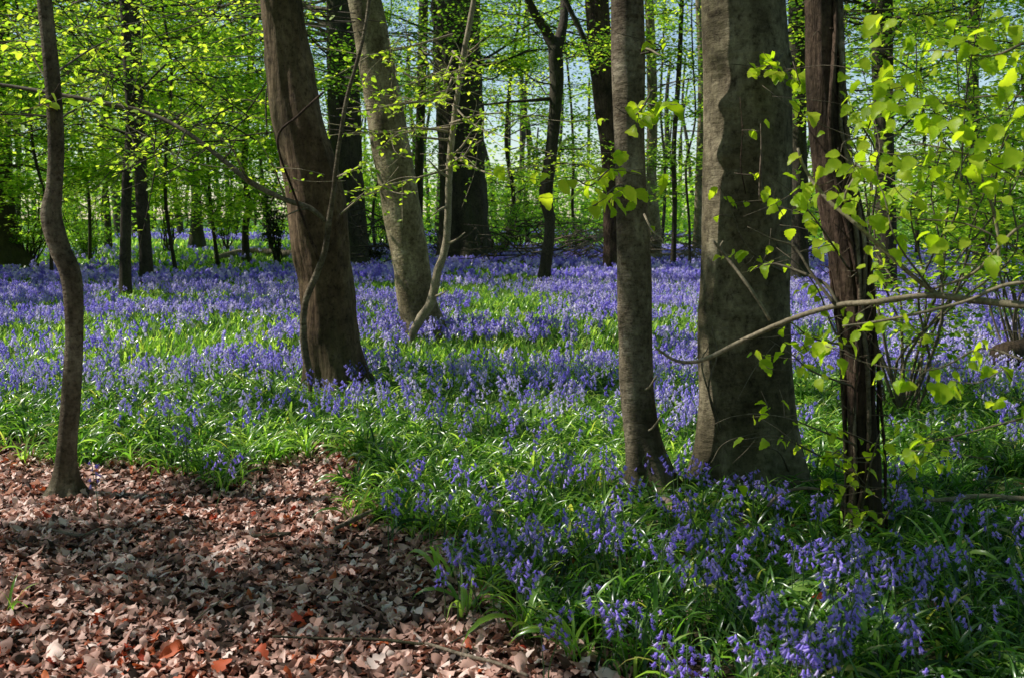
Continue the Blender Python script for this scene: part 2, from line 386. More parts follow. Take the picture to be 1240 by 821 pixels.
# ------------------------------------------------------------------ main trunks
def bark_disp(seed, flare=0.5, fh=0.25, base=0.0, lump=0.06, nbut=4, ridges=0.0, burls=()):
    def f(C, D, th, rr):
        z = C[:, 2] - base
        P = C[:, None] + D * rr[:, None, None]
        k = 1 + lump * noise3(P[..., 0] * 5 + seed, P[..., 1] * 5, P[..., 2] * 2.2) + lump * 0.45 * noise3(P[..., 0] * 16 + seed, P[..., 1] * 16, P[..., 2] * 7)
        k = k + lump * 0.7 * noise3(D[..., 0] * 1.5 + seed, D[..., 1] * 1.5, P[..., 2] * 0.9)
        e = np.exp(-np.maximum(z, 0) / fh)[:, None]
        but = 0.5 + 0.5 * np.cos(nbut * th + seed)[None] * 0.9 + 0.25 * np.cos((nbut + 3) * th + 2 * seed)[None]
        k = k + flare * e * (0.25 + but)
        if ridges: 
            k = k + ridges * (1 - np.abs(noise3(D[..., 0] * 5 + seed, D[..., 1] * 5, P[..., 2] * 1.1)) * 2.2)
        for (bz, bth, amp, sz, st) in burls:
            dth = (th - bth + np.pi) % (2 * np.pi) - np.pi
            k = k + amp * np.exp(-((z - bz) / sz) ** 2)[:, None] * np.exp(-(dth / st) ** 2)[None]
        return k
    return f

TREES = []
def trunk_tree(name, label, cat, pts, Y, mat, top=9.0, flare=0.4, fh=0.22, lump=0.06, sides=48, step=0.03, seed=1, toplean=(0, 0), group=None, ridges=0, burls=(), lean=0.0, nbut=4):
    """pts are (u, v, width px) from base up; the trunk stands at depth Y"""
    base = at(pts[0][0], pts[0][1], Y); gz = float(H(base[0], base[1]))
    P = []; R = []
    z0 = base[2]
    for (u, v, wpx) in pts:
        p = at(u, v, Y); d = np.linalg.norm(p - [0, 0, CH]); P.append(p); R.append(wpx / 2 / FPX * Y)
    P = np.array(P); P[0, 2] = gz - 0.12
    if lean: P[:, 1] += lean * (P[:, 2] - gz)
    d = P[-1] - P[-2]; d /= np.linalg.norm(d); last = P[-1].copy(); r = R[-1]; R = list(R); P = list(P)
    zz = last[2]
    while zz < top:
        st = min(1.5, max(0.6, top - zz)); d = d + np.array([toplean[0], toplean[1], 0.15]) * 0.3; d /= np.linalg.norm(d)
        last = last + d * st; zz = last[2]; r *= 0.88; P.append(last.copy()); R.append(r)
    root = thing(name, (P[0][0], P[0][1], gz), label, cat, group)
    mb = MB(); tube(mb, P, R, sides, step, bark_disp(seed, flare, fh, gz, lump, nbut, ridges, burls))
    mb.build('trunk', mat, root, root.location)
    T = dict(root=root, P=np.array(P), R=np.array(R), o=np.array(root.location), name=name)
    TREES.append(T); return T

def trunk_point(T, z):
    P = T['P']; i = int(np.clip(np.searchsorted(P[:, 2], z) - 1, 0, len(P) - 2)); t = np.clip((z - P[i, 2]) / max(1e-6, P[i + 1, 2] - P[i, 2]), 0, 1)
    return P[i] * (1 - t) + P[i + 1] * t, T['R'][i] * (1 - t) + T['R'][i + 1] * t

def wiggle(a, b, n, amp, sag=0.0):
    t = np.linspace(0, 1, n)[:, None]; P = a * (1 - t) + b * t; L = np.linalg.norm(b - a)
    P[1:-1] += RS.normal(0, amp * L, (n - 2, 3)); P[:, 2] -= sag * L * (np.sin(np.pi * t[:, 0])); return P

T1 = trunk_tree('sapling', 'slim kinked sapling standing at the left edge of the leaf-strewn path', 'tree',
    [(79, 604, 32), (80, 560, 24), (86, 480, 22), (90, 400, 21), (86, 335, 24), (72, 300, 24), (62, 262, 24), (66, 225, 19), (68, 170, 19), (63, 90, 18), (54, 0, 17)],
    ground(79, 600)[1], MAT['slim'], 6.5, 1.0, 0.08, 0.06, 32, 0.02, 3)
T3 = trunk_tree('tree', 'stout brown tree leaning left, behind the path, with bulging ridged trunk', 'tree',
    [(408, 485, 62), (404, 450, 60), (399, 400, 62), (394, 340, 62), (386, 290, 64), (380, 240, 66), (368, 180, 62), (355, 120, 58), (346, 50, 50), (340, 0, 46)],
    ground(405, 478)[1], MAT['brown'], 11, 0.75, 0.2, 0.09, 64, 0.03, 5, (-0.1, 0.1), ridges=0.05,
    burls=[(1.75, 5.6, 0.22, 0.35, 0.5), (2.2, 5.2, 0.18, 0.4, 0.4), (1.3, 5.9, 0.15, 0.3, 0.4)])
T4 = trunk_tree('tree', 'pale sunlit leaning trunk standing among bluebells behind the wiggly sapling', 'tree',
    [(516, 418, 52), (512, 390, 46), (502, 350, 44), (495, 300, 46), (484, 240, 46), (472, 170, 45), (458, 90, 42), (441, 0, 40)],
    ground(512, 410)[1], MAT['pale'], 12, 0.35, 0.3, 0.05, 56, 0.04, 8, (-0.05, 0.1), burls=[(2.4, 4.2, 0.12, 0.2, 0.4)])
T9 = trunk_tree('tree', 'slender upright grey trunk just left of the thick beech', 'tree',
    [(788, 604, 52), (786, 575, 48), (779, 530, 43), (771, 470, 41), (769, 400, 41), (768, 330, 42), (765, 250, 38), (762, 170, 37), (761, 90, 38), (760, 0, 38)],
    ground(788, 598)[1], MAT['slim'], 9.5, 0.85, 0.12, 0.055, 56, 0.02, 11, burls=[(0.95, 3.6, 0.12, 0.08, 0.4), (2.0, 4.6, 0.1, 0.1, 0.3)])
T10 = trunk_tree('tree', 'thick smooth-barked beech, the broadest trunk in the foreground', 'tree',
    [(905, 612, 116), (905, 570, 114), (904, 500, 112), (903, 430, 111), (903, 360, 109), (903, 290, 105), (904, 220, 105), (905, 150, 102), (904, 80, 98), (900, 0, 95)],
    ground(905, 600)[1] + 0.12, MAT['beech'], 13, 0.46, 0.22, 0.045, 96, 0.022, 15,
    burls=[(2.25, 3.7, 0.11, 0.05, 0.25), (2.13, 3.75, -0.06, 0.04, 0.3), (2.0, 3.9, 0.11, 0.045, 0.2), (1.75, 4.0, 0.10, 0.05, 0.3), (1.68, 4.0, -0.05, 0.03, 0.3), (1.45, 4.9, 0.05, 0.1, 0.3), (1.0, 4.3, 0.05, 0.07, 0.25), (2.7, 4.1, 0.05, 0.08, 0.4)], nbut=5)
T11 = trunk_tree('tree', 'dark vine-covered trunk to the right of the thick beech, nearest tree', 'tree',
    [(1047, 662, 42), (1048, 620, 36), (1047, 560, 36), (1043, 500, 32), (1040, 430, 33), (1033, 360, 38), (1024, 300, 40), (1010, 230, 38), (999, 160, 34), (994, 90, 33), (993, 0, 32)],
    ground(1046, 655)[1], MAT['dark'], 8.5, 0.3, 0.12, 0.10, 48, 0.018, 21, ridges=0.06)

T2a = trunk_tree('tree', 'left one of two thin dark stems close together on the left', 'tree',
    [(152, 366, 14), (152, 300, 13), (154, 220, 12), (158, 150, 11), (155, 80, 11), (150, 0, 10)], ground(152, 362)[1], MAT['far'], 9, 0.3, 0.2, 0.06, 20, 0.12, 31)
T2b = trunk_tree('tree', 'right one of two thin dark stems close together on the left', 'tree',
    [(178, 350, 17), (176, 300, 15), (171, 230, 15), (168, 160, 15), (163, 70, 15), (160, 0, 14)], ground(178, 348)[1], MAT['far'], 11, 0.3, 0.3, 0.06, 24, 0.12, 33)
T5b = trunk_tree('tree', 'dark trunk seen just behind the stout leaning brown tree', 'tree',
    [(424, 316, 44), (420, 250, 42), (418, 150, 38), (414, 60, 36), (412, 0, 34)], 26.0, MAT['far'], 15, 0.3, 0.5, 0.07, 36, 0.2, 35)
T6 = trunk_tree('tree', 'massive dark old trunk at the far edge of the bluebells, centre', 'tree',
    [(562, 318, 58), (562, 280, 56), (560, 200, 54), (556, 120, 54), (553, 50, 54), (552, 0, 56)], 29.0, MAT['far'], 17, 0.5, 0.6, 0.08, 48, 0.2, 37, nbut=5, ridges=0.05)
T7 = trunk_tree('tree', 'small forked dark tree between the old trunk and the slender grey trunk', 'tree',
    [(656, 352, 16), (662, 310, 14), (666, 270, 13), (661, 235, 17), (668, 180, 14), (674, 110, 16), (673, 70, 17), (672, 58, 14), (671, 50, 6)], ground(658, 350)[1], MAT['far'], 4.0, 0.4, 0.2, 0.08, 24, 0.08, 39)
T8 = trunk_tree('tree', 'reddish-brown straight trunk behind, just left of the slender grey trunk', 'tree',
    [(742, 316, 22), (741, 260, 21), (739, 190, 22), (732, 120, 27), (726, 50, 28), (723, 0, 28)], 24.0, MAT['dark'], 15, 0.3, 0.4, 0.06, 32, 0.15, 41)
T12 = trunk_tree('tree', 'dark straight trunk half hidden by leaves right of the vine-covered trunk', 'tree',
    [(1074, 345, 26), (1073, 270, 24), (1071, 180, 22), (1069, 90, 24), (1068, 0, 24)], 17.0, MAT['far'], 12, 0.3, 0.3, 0.06, 28, 0.12, 43)
T13 = trunk_tree('tree', 'old tree with spreading roots at the far left edge', 'tree',
    [(8, 318, 42), (4, 290, 34), (0, 240, 30), (-3, 150, 28), (-4, 60, 27), (-4, 0, 26)], 27.0, MAT['far'], 13, 1.0, 0.45, 0.08, 36, 0.15, 45)
T14 = trunk_tree('tree', 'thin straight dark trunk just left of the massive old trunk', 'tree',
    [(506, 312, 12), (507, 220, 11), (510, 120, 11), (513, 0, 11)], 33.0, MAT['far'], 14, 0.3, 0.3, 0.05, 16, 0.3, 46)
T15 = trunk_tree('tree', 'short dark trunk on the skyline of the far lawn', 'tree',
    [(238, 286, 17), (238, 250, 12), (236, 200, 11), (236, 100, 10)], 44.0, MAT['far'], 13, 0.6, 0.6, 0.05, 16, 0.4, 47)
T16 = trunk_tree('tree', 'bent thin trunk left of the dark evergreen', 'tree',
    [(298, 304, 9), (297, 275, 8), (302, 250, 9), (296, 215, 8), (300, 120, 8), (310, 0, 7)], 32.0, MAT['far'], 11, 0.6, 0.3, 0.05, 14, 0.3, 48)
T17 = trunk_tree('tree', 'pale thin trunk right of the slender grey trunk in the background', 'tree',
    [(792, 318, 16), (793, 280, 14), (789, 220, 13), (790, 120, 12), (786, 0, 11)], 30.0, MAT['pale'], 13, 0.5, 0.4, 0.06, 18, 0.25, 49)
T18 = trunk_tree('tree', 'very thin dark stem beside the left flank of the beech', 'tree',
    [(815, 318, 7), (817, 250, 6), (816, 180, 6), (822, 90, 6), (826, 0, 5)], 26.0, MAT['far'], 9, 0.4, 0.2, 0.05, 12, 0.3, 50)
T19 = trunk_tree('tree', 'dark trunk showing between the beech and the vine-covered trunk', 'tree',
    [(968, 330, 22), (968, 250, 20), (966, 120, 20), (966, 0, 22)], 20.0, MAT['far'], 12, 0.4, 0.3, 0.05, 20, 0.2, 51)
T20 = trunk_tree('tree', 'slim dark trunk left of the evergreen, on the far lawn', 'tree',
    [(131, 296, 9), (130, 260, 8), (126, 200, 8), (128, 80, 8)], 42.0, MAT['far'], 12, 0.5, 0.4, 0.05, 14, 0.4, 52)
T21 = trunk_tree('tree', 'slim tree in the background at the right edge', 'tree',
    [(1188, 326, 15), (1184, 250, 13), (1178, 150, 13), (1180, 0, 12)], 24.0, MAT['far'], 11, 0.4, 0.3, 0.05, 16, 0.25, 53)
T22 = trunk_tree('tree', 'pale thin trunk hard against the left flank of the beech', 'tree',
    [(842, 318, 12), (845, 270, 10), (847, 200, 9), (850, 100, 9), (846, 0, 8)], 34.0, MAT['pale'], 12, 0.4, 0.3, 0.05, 14, 0.3, 54)
# two unseen trees added beyond the left frame edge to carry dapple-casting clumps
TA = trunk_tree('tree', 'broad unseen tree added beyond the left frame edge to cast dapples', 'tree',
    [proj((-10.6, 3.0, z_)) + (2 * r_ * FPX / 3.0,) for z_, r_ in ((0, .30), (1, .26), (3, .24), (5, .22))], 3.0, MAT['beech'], 13, 0.3, 0.4, 0.04, 32, 0.15, 60)
TB = trunk_tree('tree', 'second unseen tree added further back beyond the left frame edge for shade', 'tree',
    [(-420, 345, 60), (-420, 200, 52), (-415, 0, 46)], 16.0, MAT['beech'], 14, 0.3, 0.4, 0.04, 28, 0.2, 61)

# T7 fork
def px_branch(T, name, pts, mat, sides=8, step=0.05, label=None, parent=None):
    """pts: (u, v, depth, width px)"""
    P = [at(u, v, Y) for u, v, Y, _ in pts]; R = [w_ / 2 / FPX * Y for u, v, Y, w_ in pts]
    mb = MB(); tube(mb, P, R, sides, step, lambda C, D, th, rr: 1 + 0.12 * noise3(C[:, None, 0] * 30 + D[..., 0], C[:, None, 1] * 30 + D[..., 1], C[:, None, 2] * 30))
    par = parent or T['root']; org = par.matrix_world.translation if False else T['root'].location
    o = mb.build(name, mat, par, org)
    if label: tag(o, label)
    return o, np.array(P)
d7 = T7['P'][0][1]
px_branch(T7, 'branch', [(673, 62, d7, 15), (662, 40, d7, 12), (645, 12, d7 - .2, 10), (632, -20, d7 - .4, 8)], MAT['far'])
px_branch(T7, 'branch', [(673, 62, d7, 15), (682, 30, d7 + .2, 11), (684, -5, d7 + .4, 9), (690, -60, d7 + .5, 7)], MAT['far'])
px_branch(T7, 'branch', [(716, 75, d7, 5), (704, 40, d7, 6), (690, 12, d7, 6), (676, -20, d7, 7)], MAT['far'])
px_branch(T7, 'branch', [(668, 120, d7, 5), (645, 122, d7 - .3, 4), (618, 124, d7 - .5, 3), (580, 128, d7 - .8, 2)], MAT['far'])

# wiggly saplings (thin things of their own)
def thin_sapling(label, pts, mat, name='sapling', extra=()):
    g = at(pts[0][0], pts[0][1], pts[0][2]); root = thing(name, (g[0], g[1], float(H(g[0], g[1]))), label, 'tree')
    P = [at(u, v, Y) for u, v, Y, _ in pts]; R = [w_ / 2 / FPX * Y for u, v, Y, w_ in pts]; P[0][2] = root.location.z - 0.05
    mb = MB(); tube(mb, P, R, 14, 0.03, lambda C, D, th, rr: 1 + 0.13 * noise3(C[:, None, 0] * 14 + D[..., 0], C[:, None, 1] * 14 + D[..., 1], C[:, None, 2] * 14))
    mb.build('stem', mat, root, root.location)
    T = dict(root=root, P=np.array(P), R=np.array(R), o=np.array(root.location)); return T
y4 = ground(500, 428)[1]
TS = thin_sapling('thin wiggly pale sapling in front of the pale leaning trunk', [(500, 432, y4, 8), (499, 408, y4, 9), (508, 388, y4, 11), (522, 366, y4, 11), (530, 330, y4, 10), (540, 296, y4, 9), (543, 240, y4, 8), (545, 190, y4, 8),
     (552, 130, y4, 7), (561, 70, y4, 7), (574, 0, y4, 6), (590, -90, y4, 5), (600, -160, y4, 3)], MAT['palewood'])
y5 = ground(382, 490)[1]
TC = thin_sapling('thin twisted climber stem hugging the stout leaning brown tree', [(382, 492, y5, 9), (376, 460, y5, 9), (368, 415, y5, 9), (369, 370, y5, 8), (382, 335, y5, 8), (393, 305, y5, 7), (398, 270, y5, 7), (404, 230, y5, 6),
     (410, 180, y5, 5), (420, 120, y5, 5), (436, 62, y5, 4), (446, 10, y5, 4), (450, -60, y5, 3)], MAT['slim'], 'climber_stem')
px_branch(TC, 'branch', [(394, 268, y5, 5), (375, 252, y5, 6), (345, 242, y5, 6), (305, 222, y5, 7), (270, 194, y5 + .1, 6), (225, 160, y5 + .2, 5), (180, 138, y5 + .3, 5), (120, 124, y5 + .3, 5), (60, 113, y5 + .4, 5), (0, 103, y5 + .5, 4), (-60, 95, y5 + .5, 3)], MAT['twig'])
px_branch(TC, 'branch', [(386, 316, y5, 4), (358, 240, y5 - .2, 3), (336, 170, y5 - .3, 3), (362, 140, y5 - .3, 3), (392, 112, y5 - .2, 3)], MAT['dark'])

# ------------------------------------------------------------------ leafy sprays
def spray(T, pts, nleaf, size, mat, spread=0.12, arch=None, droop=0.25, a=(0.3, 1), side=5, twigmat=None, trange=(0.25, 1), w0=3.0, name='branch', seedtw=True):
    """a branch given by pixel polyline with depth, its twigs, and its leaves as a child"""
    P = np.array([at(u, v, Y) for u, v, Y in pts]); n = len(P)
    Q = smooth_path(P, 0.04); R = np.linspace(w0, 0.8, n) / 2 / FPX * P[:, 1]
    mb = MB(); tube(mb, P, R, 6, 0.05); L = []
    for k in range(side):
        t = RS.uniform(trange[0], 1); p = Q[int(t * (len(Q) - 1))]
        q = p + RS.normal(0, 1, 3) * [1.3, 1.3, 0.7] * spread * 1.3; m = (p + q) / 2 + RS.normal(0, 0.12, 3) * spread
        tube(mb, [p, m, q], [0.5 / FPX * P[0, 1] * 1.1, 0.4 / FPX * P[0, 1], 0.3 / FPX * P[0, 1]], 4, 0.05); L.append((p, m, q))
    par = mb.build(name, twigmat or MAT['twig'], T['root'], T['root'].location)
    if not nleaf: return par
    i0 = int(trange[0] * (len(Q) - 1)); C = Q[RS.randint(i0, max(i0 + 1, len(Q)), nleaf)] + RS.normal(0, 0.012, (nleaf, 3))
    if L:
        k = RS.randint(0, len(L), nleaf); t = RS.uniform(0, 1, nleaf)[:, None]; A = np.array([l[0] for l in L])[k]; B = np.array([l[2] for l in L])[k]
        sel = RS.rand(nleaf) < 0.72; C = np.where(sel[:, None], A * (1 - t) + B * t, C)
    mf = MB(); scatter_leaves(mf, C, size, 0.55, arch if arch is not None else LS, a, 0, 0, droop)
    f = mf.build('foliage', mat, par)
    # par has its mesh local to root, foliage shifted to match
    me = f.data; co = np.empty(len(me.vertices) * 3, np.float32); me.vertices.foreach_get('co', co)
    co = co.reshape(-1, 3) - np.array(T['root'].location, np.float32); me.vertices.foreach_set('co', co.ravel()); me.update()
    return par

NL = MAT['nearleaf']
# slender trunk's leafy shoot reaching left (in front of it)
y9 = T9['P'][0][1]
spray(T9, [(762, 210, y9 - .1), (740, 205, y9 - .5), (715, 225, y9 - .8), (690, 215, y9 - 1.0), (650, 225, y9 - 1.2)], 34, 0.075, NL, 0.13, LD, 0.5, side=8)
spray(T9, [(790, 110, y9 - .2), (775, 135, y9 - .6), (762, 140, y9 - .9), (745, 130, y9 - 1.0)], 16, 0.085, NL, 0.09, LD, 0.5, side=4)
spray(T9, [(775, 240, y9 - .2), (750, 225, y9 - .8), (720, 250, y9 - 1.0), (692, 255, y9 - 1.1)], 16, 0.075, NL, 0.08, LD, 0.6, side=5)
spray(T9, [(776, 66, y9 - .1), (800, 60, y9 - .1), (790, 52, y9 - .2), (745, 40, y9 - .4)], 5, 0.05, NL, 0.05, LD, 0.5, side=4)
spray(T9, [(780, 260, y9 - .1), (790, 280, y9 - .2), (802, 290, y9 - .3), (800, 300, y9 - .4)], 2, 0.05, NL, 0.03, LD, 0.5, side=2, twigmat=MAT['palewood'])
# beech: shoots in front of the trunk
yb = T10['P'][0][1]
spray(T10, [(953, 60, yb), (930, 85, yb - .5), (905, 80, yb - .8), (885, 78, yb - .9)], 13, 0.06, NL, 0.07, LD, 0.5, side=5)
spray(T10, [(955, 95, yb), (940, 88, yb - .5), (915, 95, yb - .8)], 7, 0.055, NL, 0.06, LD, 0.5, side=3)
spray(T10, [(955, 60, yb), (965, 95, yb - .4), (970, 105, yb - .6), (960, 75, yb - .6)], 18, 0.065, NL, 0.10, LD, 0.5, side=5)
spray(T10, [(921, 245, yb - .3), (921, 210, yb - .42), (922, 180, yb - .45), (921, 150, yb - .45)], 5, 0.05, NL, 0.03, LD, 0.5, side=2, twigmat=MAT['deadwood'], w0=5)
spray(T10, [(903, 235, yb - .3), (897, 200, yb - .36), (899, 160, yb - .36), (896, 118, yb - .34)], 0, 0.05, NL, 0.02, LD, 0.5, side=2, twigmat=MAT['dark'], w0=1.8)
spray(T10, [(948, 330, yb - .2), (905, 300, yb - .6), (880, 240, yb - .7), (870, 225, yb - .8)], 14, 0.055, NL, 0.07, LD, 0.5, side=6)
# vine-covered trunk: shoots and stringy vines
yv = T11['P'][0][1]
for pts, n, sz, sprd in [
    ([(1030, 330, yv), (990, 270, yv - .5), (960, 235, yv - .7), (935, 215, yv - .9)], 20, 0.06, 0.10),
    ([(1040, 470, yv), (985, 450, yv - .4), (960, 430, yv - .6), (930, 410, yv - .8)], 14, 0.05, 0.08),
    ([(1035, 420, yv), (985, 410, yv - .5), (955, 390, yv - .7), (925, 400, yv - .8)], 10, 0.055, 0.08),
    ([(1040, 540, yv), (990, 520, yv - .4), (950, 505, yv - .6), (905, 500, yv - .7)], 9, 0.045, 0.05),
    ([(1045, 580, yv), (980, 545, yv - .4), (940, 528, yv - .6), (900, 532, yv - .7)], 8, 0.05, 0.05),
    ([(1042, 590, yv - .08), (1030, 560, yv - .2), (1015, 545, yv - .3), (1000, 560, yv - .35)], 14, 0.055, 0.09),
    ([(1046, 600, yv - .08), (1055, 560, yv - .25), (1065, 525, yv - .35), (1080, 500, yv - .4)], 13, 0.055, 0.09),
    ([(1046, 640, yv - .06), (1020, 610, yv - .2), (1000, 585, yv - .25), (990, 575, yv - .3)], 12, 0.05, 0.08),
    ([(1046, 655, yv - .05), (1070, 630, yv - .2), (1085, 600, yv - .3), (1090, 570, yv - .35)], 16, 0.045, 0.10),
    ([(1044, 650, yv - .05), (1030, 625, yv - .15), (1020, 600, yv - .2), (1035, 580, yv - .25)], 16, 0.045, 0.09),
    ([(1015, 250, yv), (1040, 190, yv - .4), (1060, 130, yv - .6), (1080, 80, yv - .8)], 26, 0.065, 0.16),
    ([(1040, 440, yv), (1010, 400, yv - .1), (990, 350, yv - .1), (965, 320, yv - .1), (940, 300, yv)], 8, 0.045, 0.10)]:
    spray(T11, pts, n, sz, NL, sprd, LD, 0.5, side=6)
rp = np.random.RandomState(4)
for k in range(11):
    off = rp.uniform(0, 6.28); tw = rp.uniform(-1.4, 1.4); mb = MB(); P = []; R = []
    for i in range(26):
        z = 0.02 + i * 0.125; c, r = trunk_point(T11, z); th = off + tw * z + 0.25 * math.sin(z * 5 + k)
        P.append(c + np.array([math.cos(th), math.sin(th), 0]) * (r * (1.06 + 0.35 * math.exp(-z / 0.15)) + 0.006 + 0.02 * abs(math.sin(z * 3 + k)))); R.append(0.007 + 0.004 * (k % 3) / 2)
    tube(mb, P, R, 7, 0.03, lambda C, D, th, rr: 1 + 0.3 * noise3(C[:, None, 0] * 40 + D[..., 0], C[:, None, 1] * 40, C[:, None, 2] * 40))
    for i in range(30):
        p = P[rp.randint(2, 25)]; q = p + rp.normal(0, 0.05, 3); m = (p + q) / 2 + rp.normal(0, 0.015, 3); tube(mb, [p, m, q], [0.003, 0.002, 0.0012], 4, 0.03)
    mb.build('vine', MAT['slim'] if k % 2 else MAT['dark'], T11['root'], T11['root'].location)
# small stubs on the slender trunk
for (u, v, u2, v2) in [(775, 470, 795, 455), (776, 520, 800, 505), (770, 60, 800, 68)]:
    px_branch(T9, 'dead_twig', [(u, v, y9 - .05, 4), ((u + u2) / 2, v, y9 - .1, 3), (u2, v2, y9 - .18, 2)], MAT['palewood'], 6, 0.02)
# beech side twigs & the bare thin shoots standing before it
for pts in [[(870, 520, yb - .3, 3), (858, 470, yb - .4, 2.5), (868, 430, yb - .45, 2), (862, 395, yb - .5, 1.2)], [(862, 560, yb - .3, 3), (880, 535, yb - .4, 2), (935, 520, yb - .5, 1.5)],
            [(955, 570, yb - .2, 3), (940, 545, yb - .4, 2), (900, 540, yb - .5, 1.4)], [(873, 520, yb - .3, 2), (850, 445, yb - .5, 2), (858, 420, yb - .5, 1.2)]]:
    px_branch(T10, 'dead_twig', pts, MAT['twig'], 5, 0.03)

# mid-distance sprays with small leaves on the wiggly sapling and old trees
for pts in [[(545, 160, y4), (500, 155, y4 - .2), (460, 160, y4 - .3), (420, 150, y4 - .3)], [(545, 155, y4), (510, 158, y4 + .2), (480, 165, y4 + .2), (460, 182, y4)], [(540, 200, y4), (560, 190, y4 - .2), (582, 170, y4 - .3)],
            [(545, 150, y4), (580, 140, y4 - .3), (620, 138, y4 - .4), (640, 150, y4 - .5)], [(548, 120, y4), (500, 125, y4 - .4), (450, 130, y4 - .6), (420, 118, y4 - .6)]]:
    spray(TS, pts, 60, 0.06, MAT['spring'], 0.22, LS, 0.4, a=(0.5, 1), side=7, twigmat=MAT['palewood'])
for pts in [[(412, 260, y5), (440, 238, y5 - .2), (470, 228, y5 - .3)], [(408, 215, y5), (430, 205, y5 - .3), (445, 195, y5 - .3)], [(345, 240, y5), (330, 200, y5 - .3), (312, 170, y5 - .5)], [(300, 222, y5), (280, 180, y5 - .3), (240, 150, y5 - .4)]]:
    spray(TC, pts, 24, 0.05, MAT['spring'], 0.14, LS, 0.4, a=(0.5, 1), side=4, twigmat=MAT['palewood'])
for k in range(16):     # boughs of the twin stems and the climber sweeping through the upper left
    u = RS.uniform(-20, 330); v = RS.uniform(15, 215); TT = [T2a, T2b, TC][k % 3]; Yb = TT['P'][0][1]; u0 = [153, 165, 430][k % 3]; Ye = RS.uniform(9, 15)
    e_ = RS.normal(0, 12, 4); spray(TT, [(u0, v - RS.uniform(5, 60), Yb), (u0 * .65 + u * .35, v - 24 + e_[0], Yb * .65 + Ye * .35), (u0 * .3 + u * .7, v - 14 + e_[1], Yb * .3 + Ye * .7), (u, v + e_[2] * .6, Ye), (u + (u - u0) * 0.25, v + 8 + e_[3], Ye - 0.3)], 130, 0.075, MAT['spring'], 0.42, LS, 0.3, a=(0.35, 1), side=12, trange=(0.4, 1), w0=1.6, twigmat=MAT['far'])
for k in range(9):      # sprays reaching across the centre
    u = RS.uniform(400, 640); v = RS.uniform(60, 235)
    spray(TS, [(548, v - 30, y4), ((548 + u) / 2, v - 12, y4 - .4), (u, v, y4 - RS.uniform(0.3, 1.5))], 60, 0.062, MAT['spring'], 0.26, LS, 0.3, a=(0.5, 1), side=7, twigmat=MAT['palewood'])
for (u, v, du, dv) in [(541, 296, 22, -14), (544, 215, -26, -22), (546, 190, 30, -40), (524, 360, 18, -8), (556, 105, -18, -30), (562, 66, 24, -20), (543, 250, -20, 12), (545, 170, -50, -6)]:
    px_branch(TS, 'dead_twig', [(u, v, y4, 4), (u + du * .5, v + dv * .35, y4 - .1, 2.6), (u + du, v + dv, y4 - .2, 1.2)], MAT['palewood'], 6, 0.03)
for (u, v, du, dv) in [(305, 222, -20, -34), (270, 194, 16, -26), (225, 160, -10, 30), (120, 124, 12, -26), (60, 113, -18, 22), (375, 252, -30, 10)]:
    px_branch(TC, 'dead_twig', [(u, v, y5, 3), (u + du * .5, v + dv * .35, y5 - .1, 2.2), (u + du, v + dv, y5 - .2, 1)], MAT['twig'], 6, 0.03)
y1 = T1['P'][0][1]
for pts in [[(64, 150, y1), (100, 130, y1 + .6), (150, 125, y1 + 1.0)], [(62, 60, y1), (20, 50, y1 + .8), (-30, 60, y1 + 1.2)], [(64, 110, y1), (40, 70, y1 + .2), (10, 20, y1 + .3)], [(66, 120, y1), (30, 135, y1 - .2), (-10, 140, y1 - .3)], [(66, 90, y1), (110, 60, y1 + .4), (150, 40, y1 + .8)]]:
    spray(T1, pts, 34, 0.055, MAT['spring'], 0.16, LS, 0.3, a=(0.4, 1), side=5)

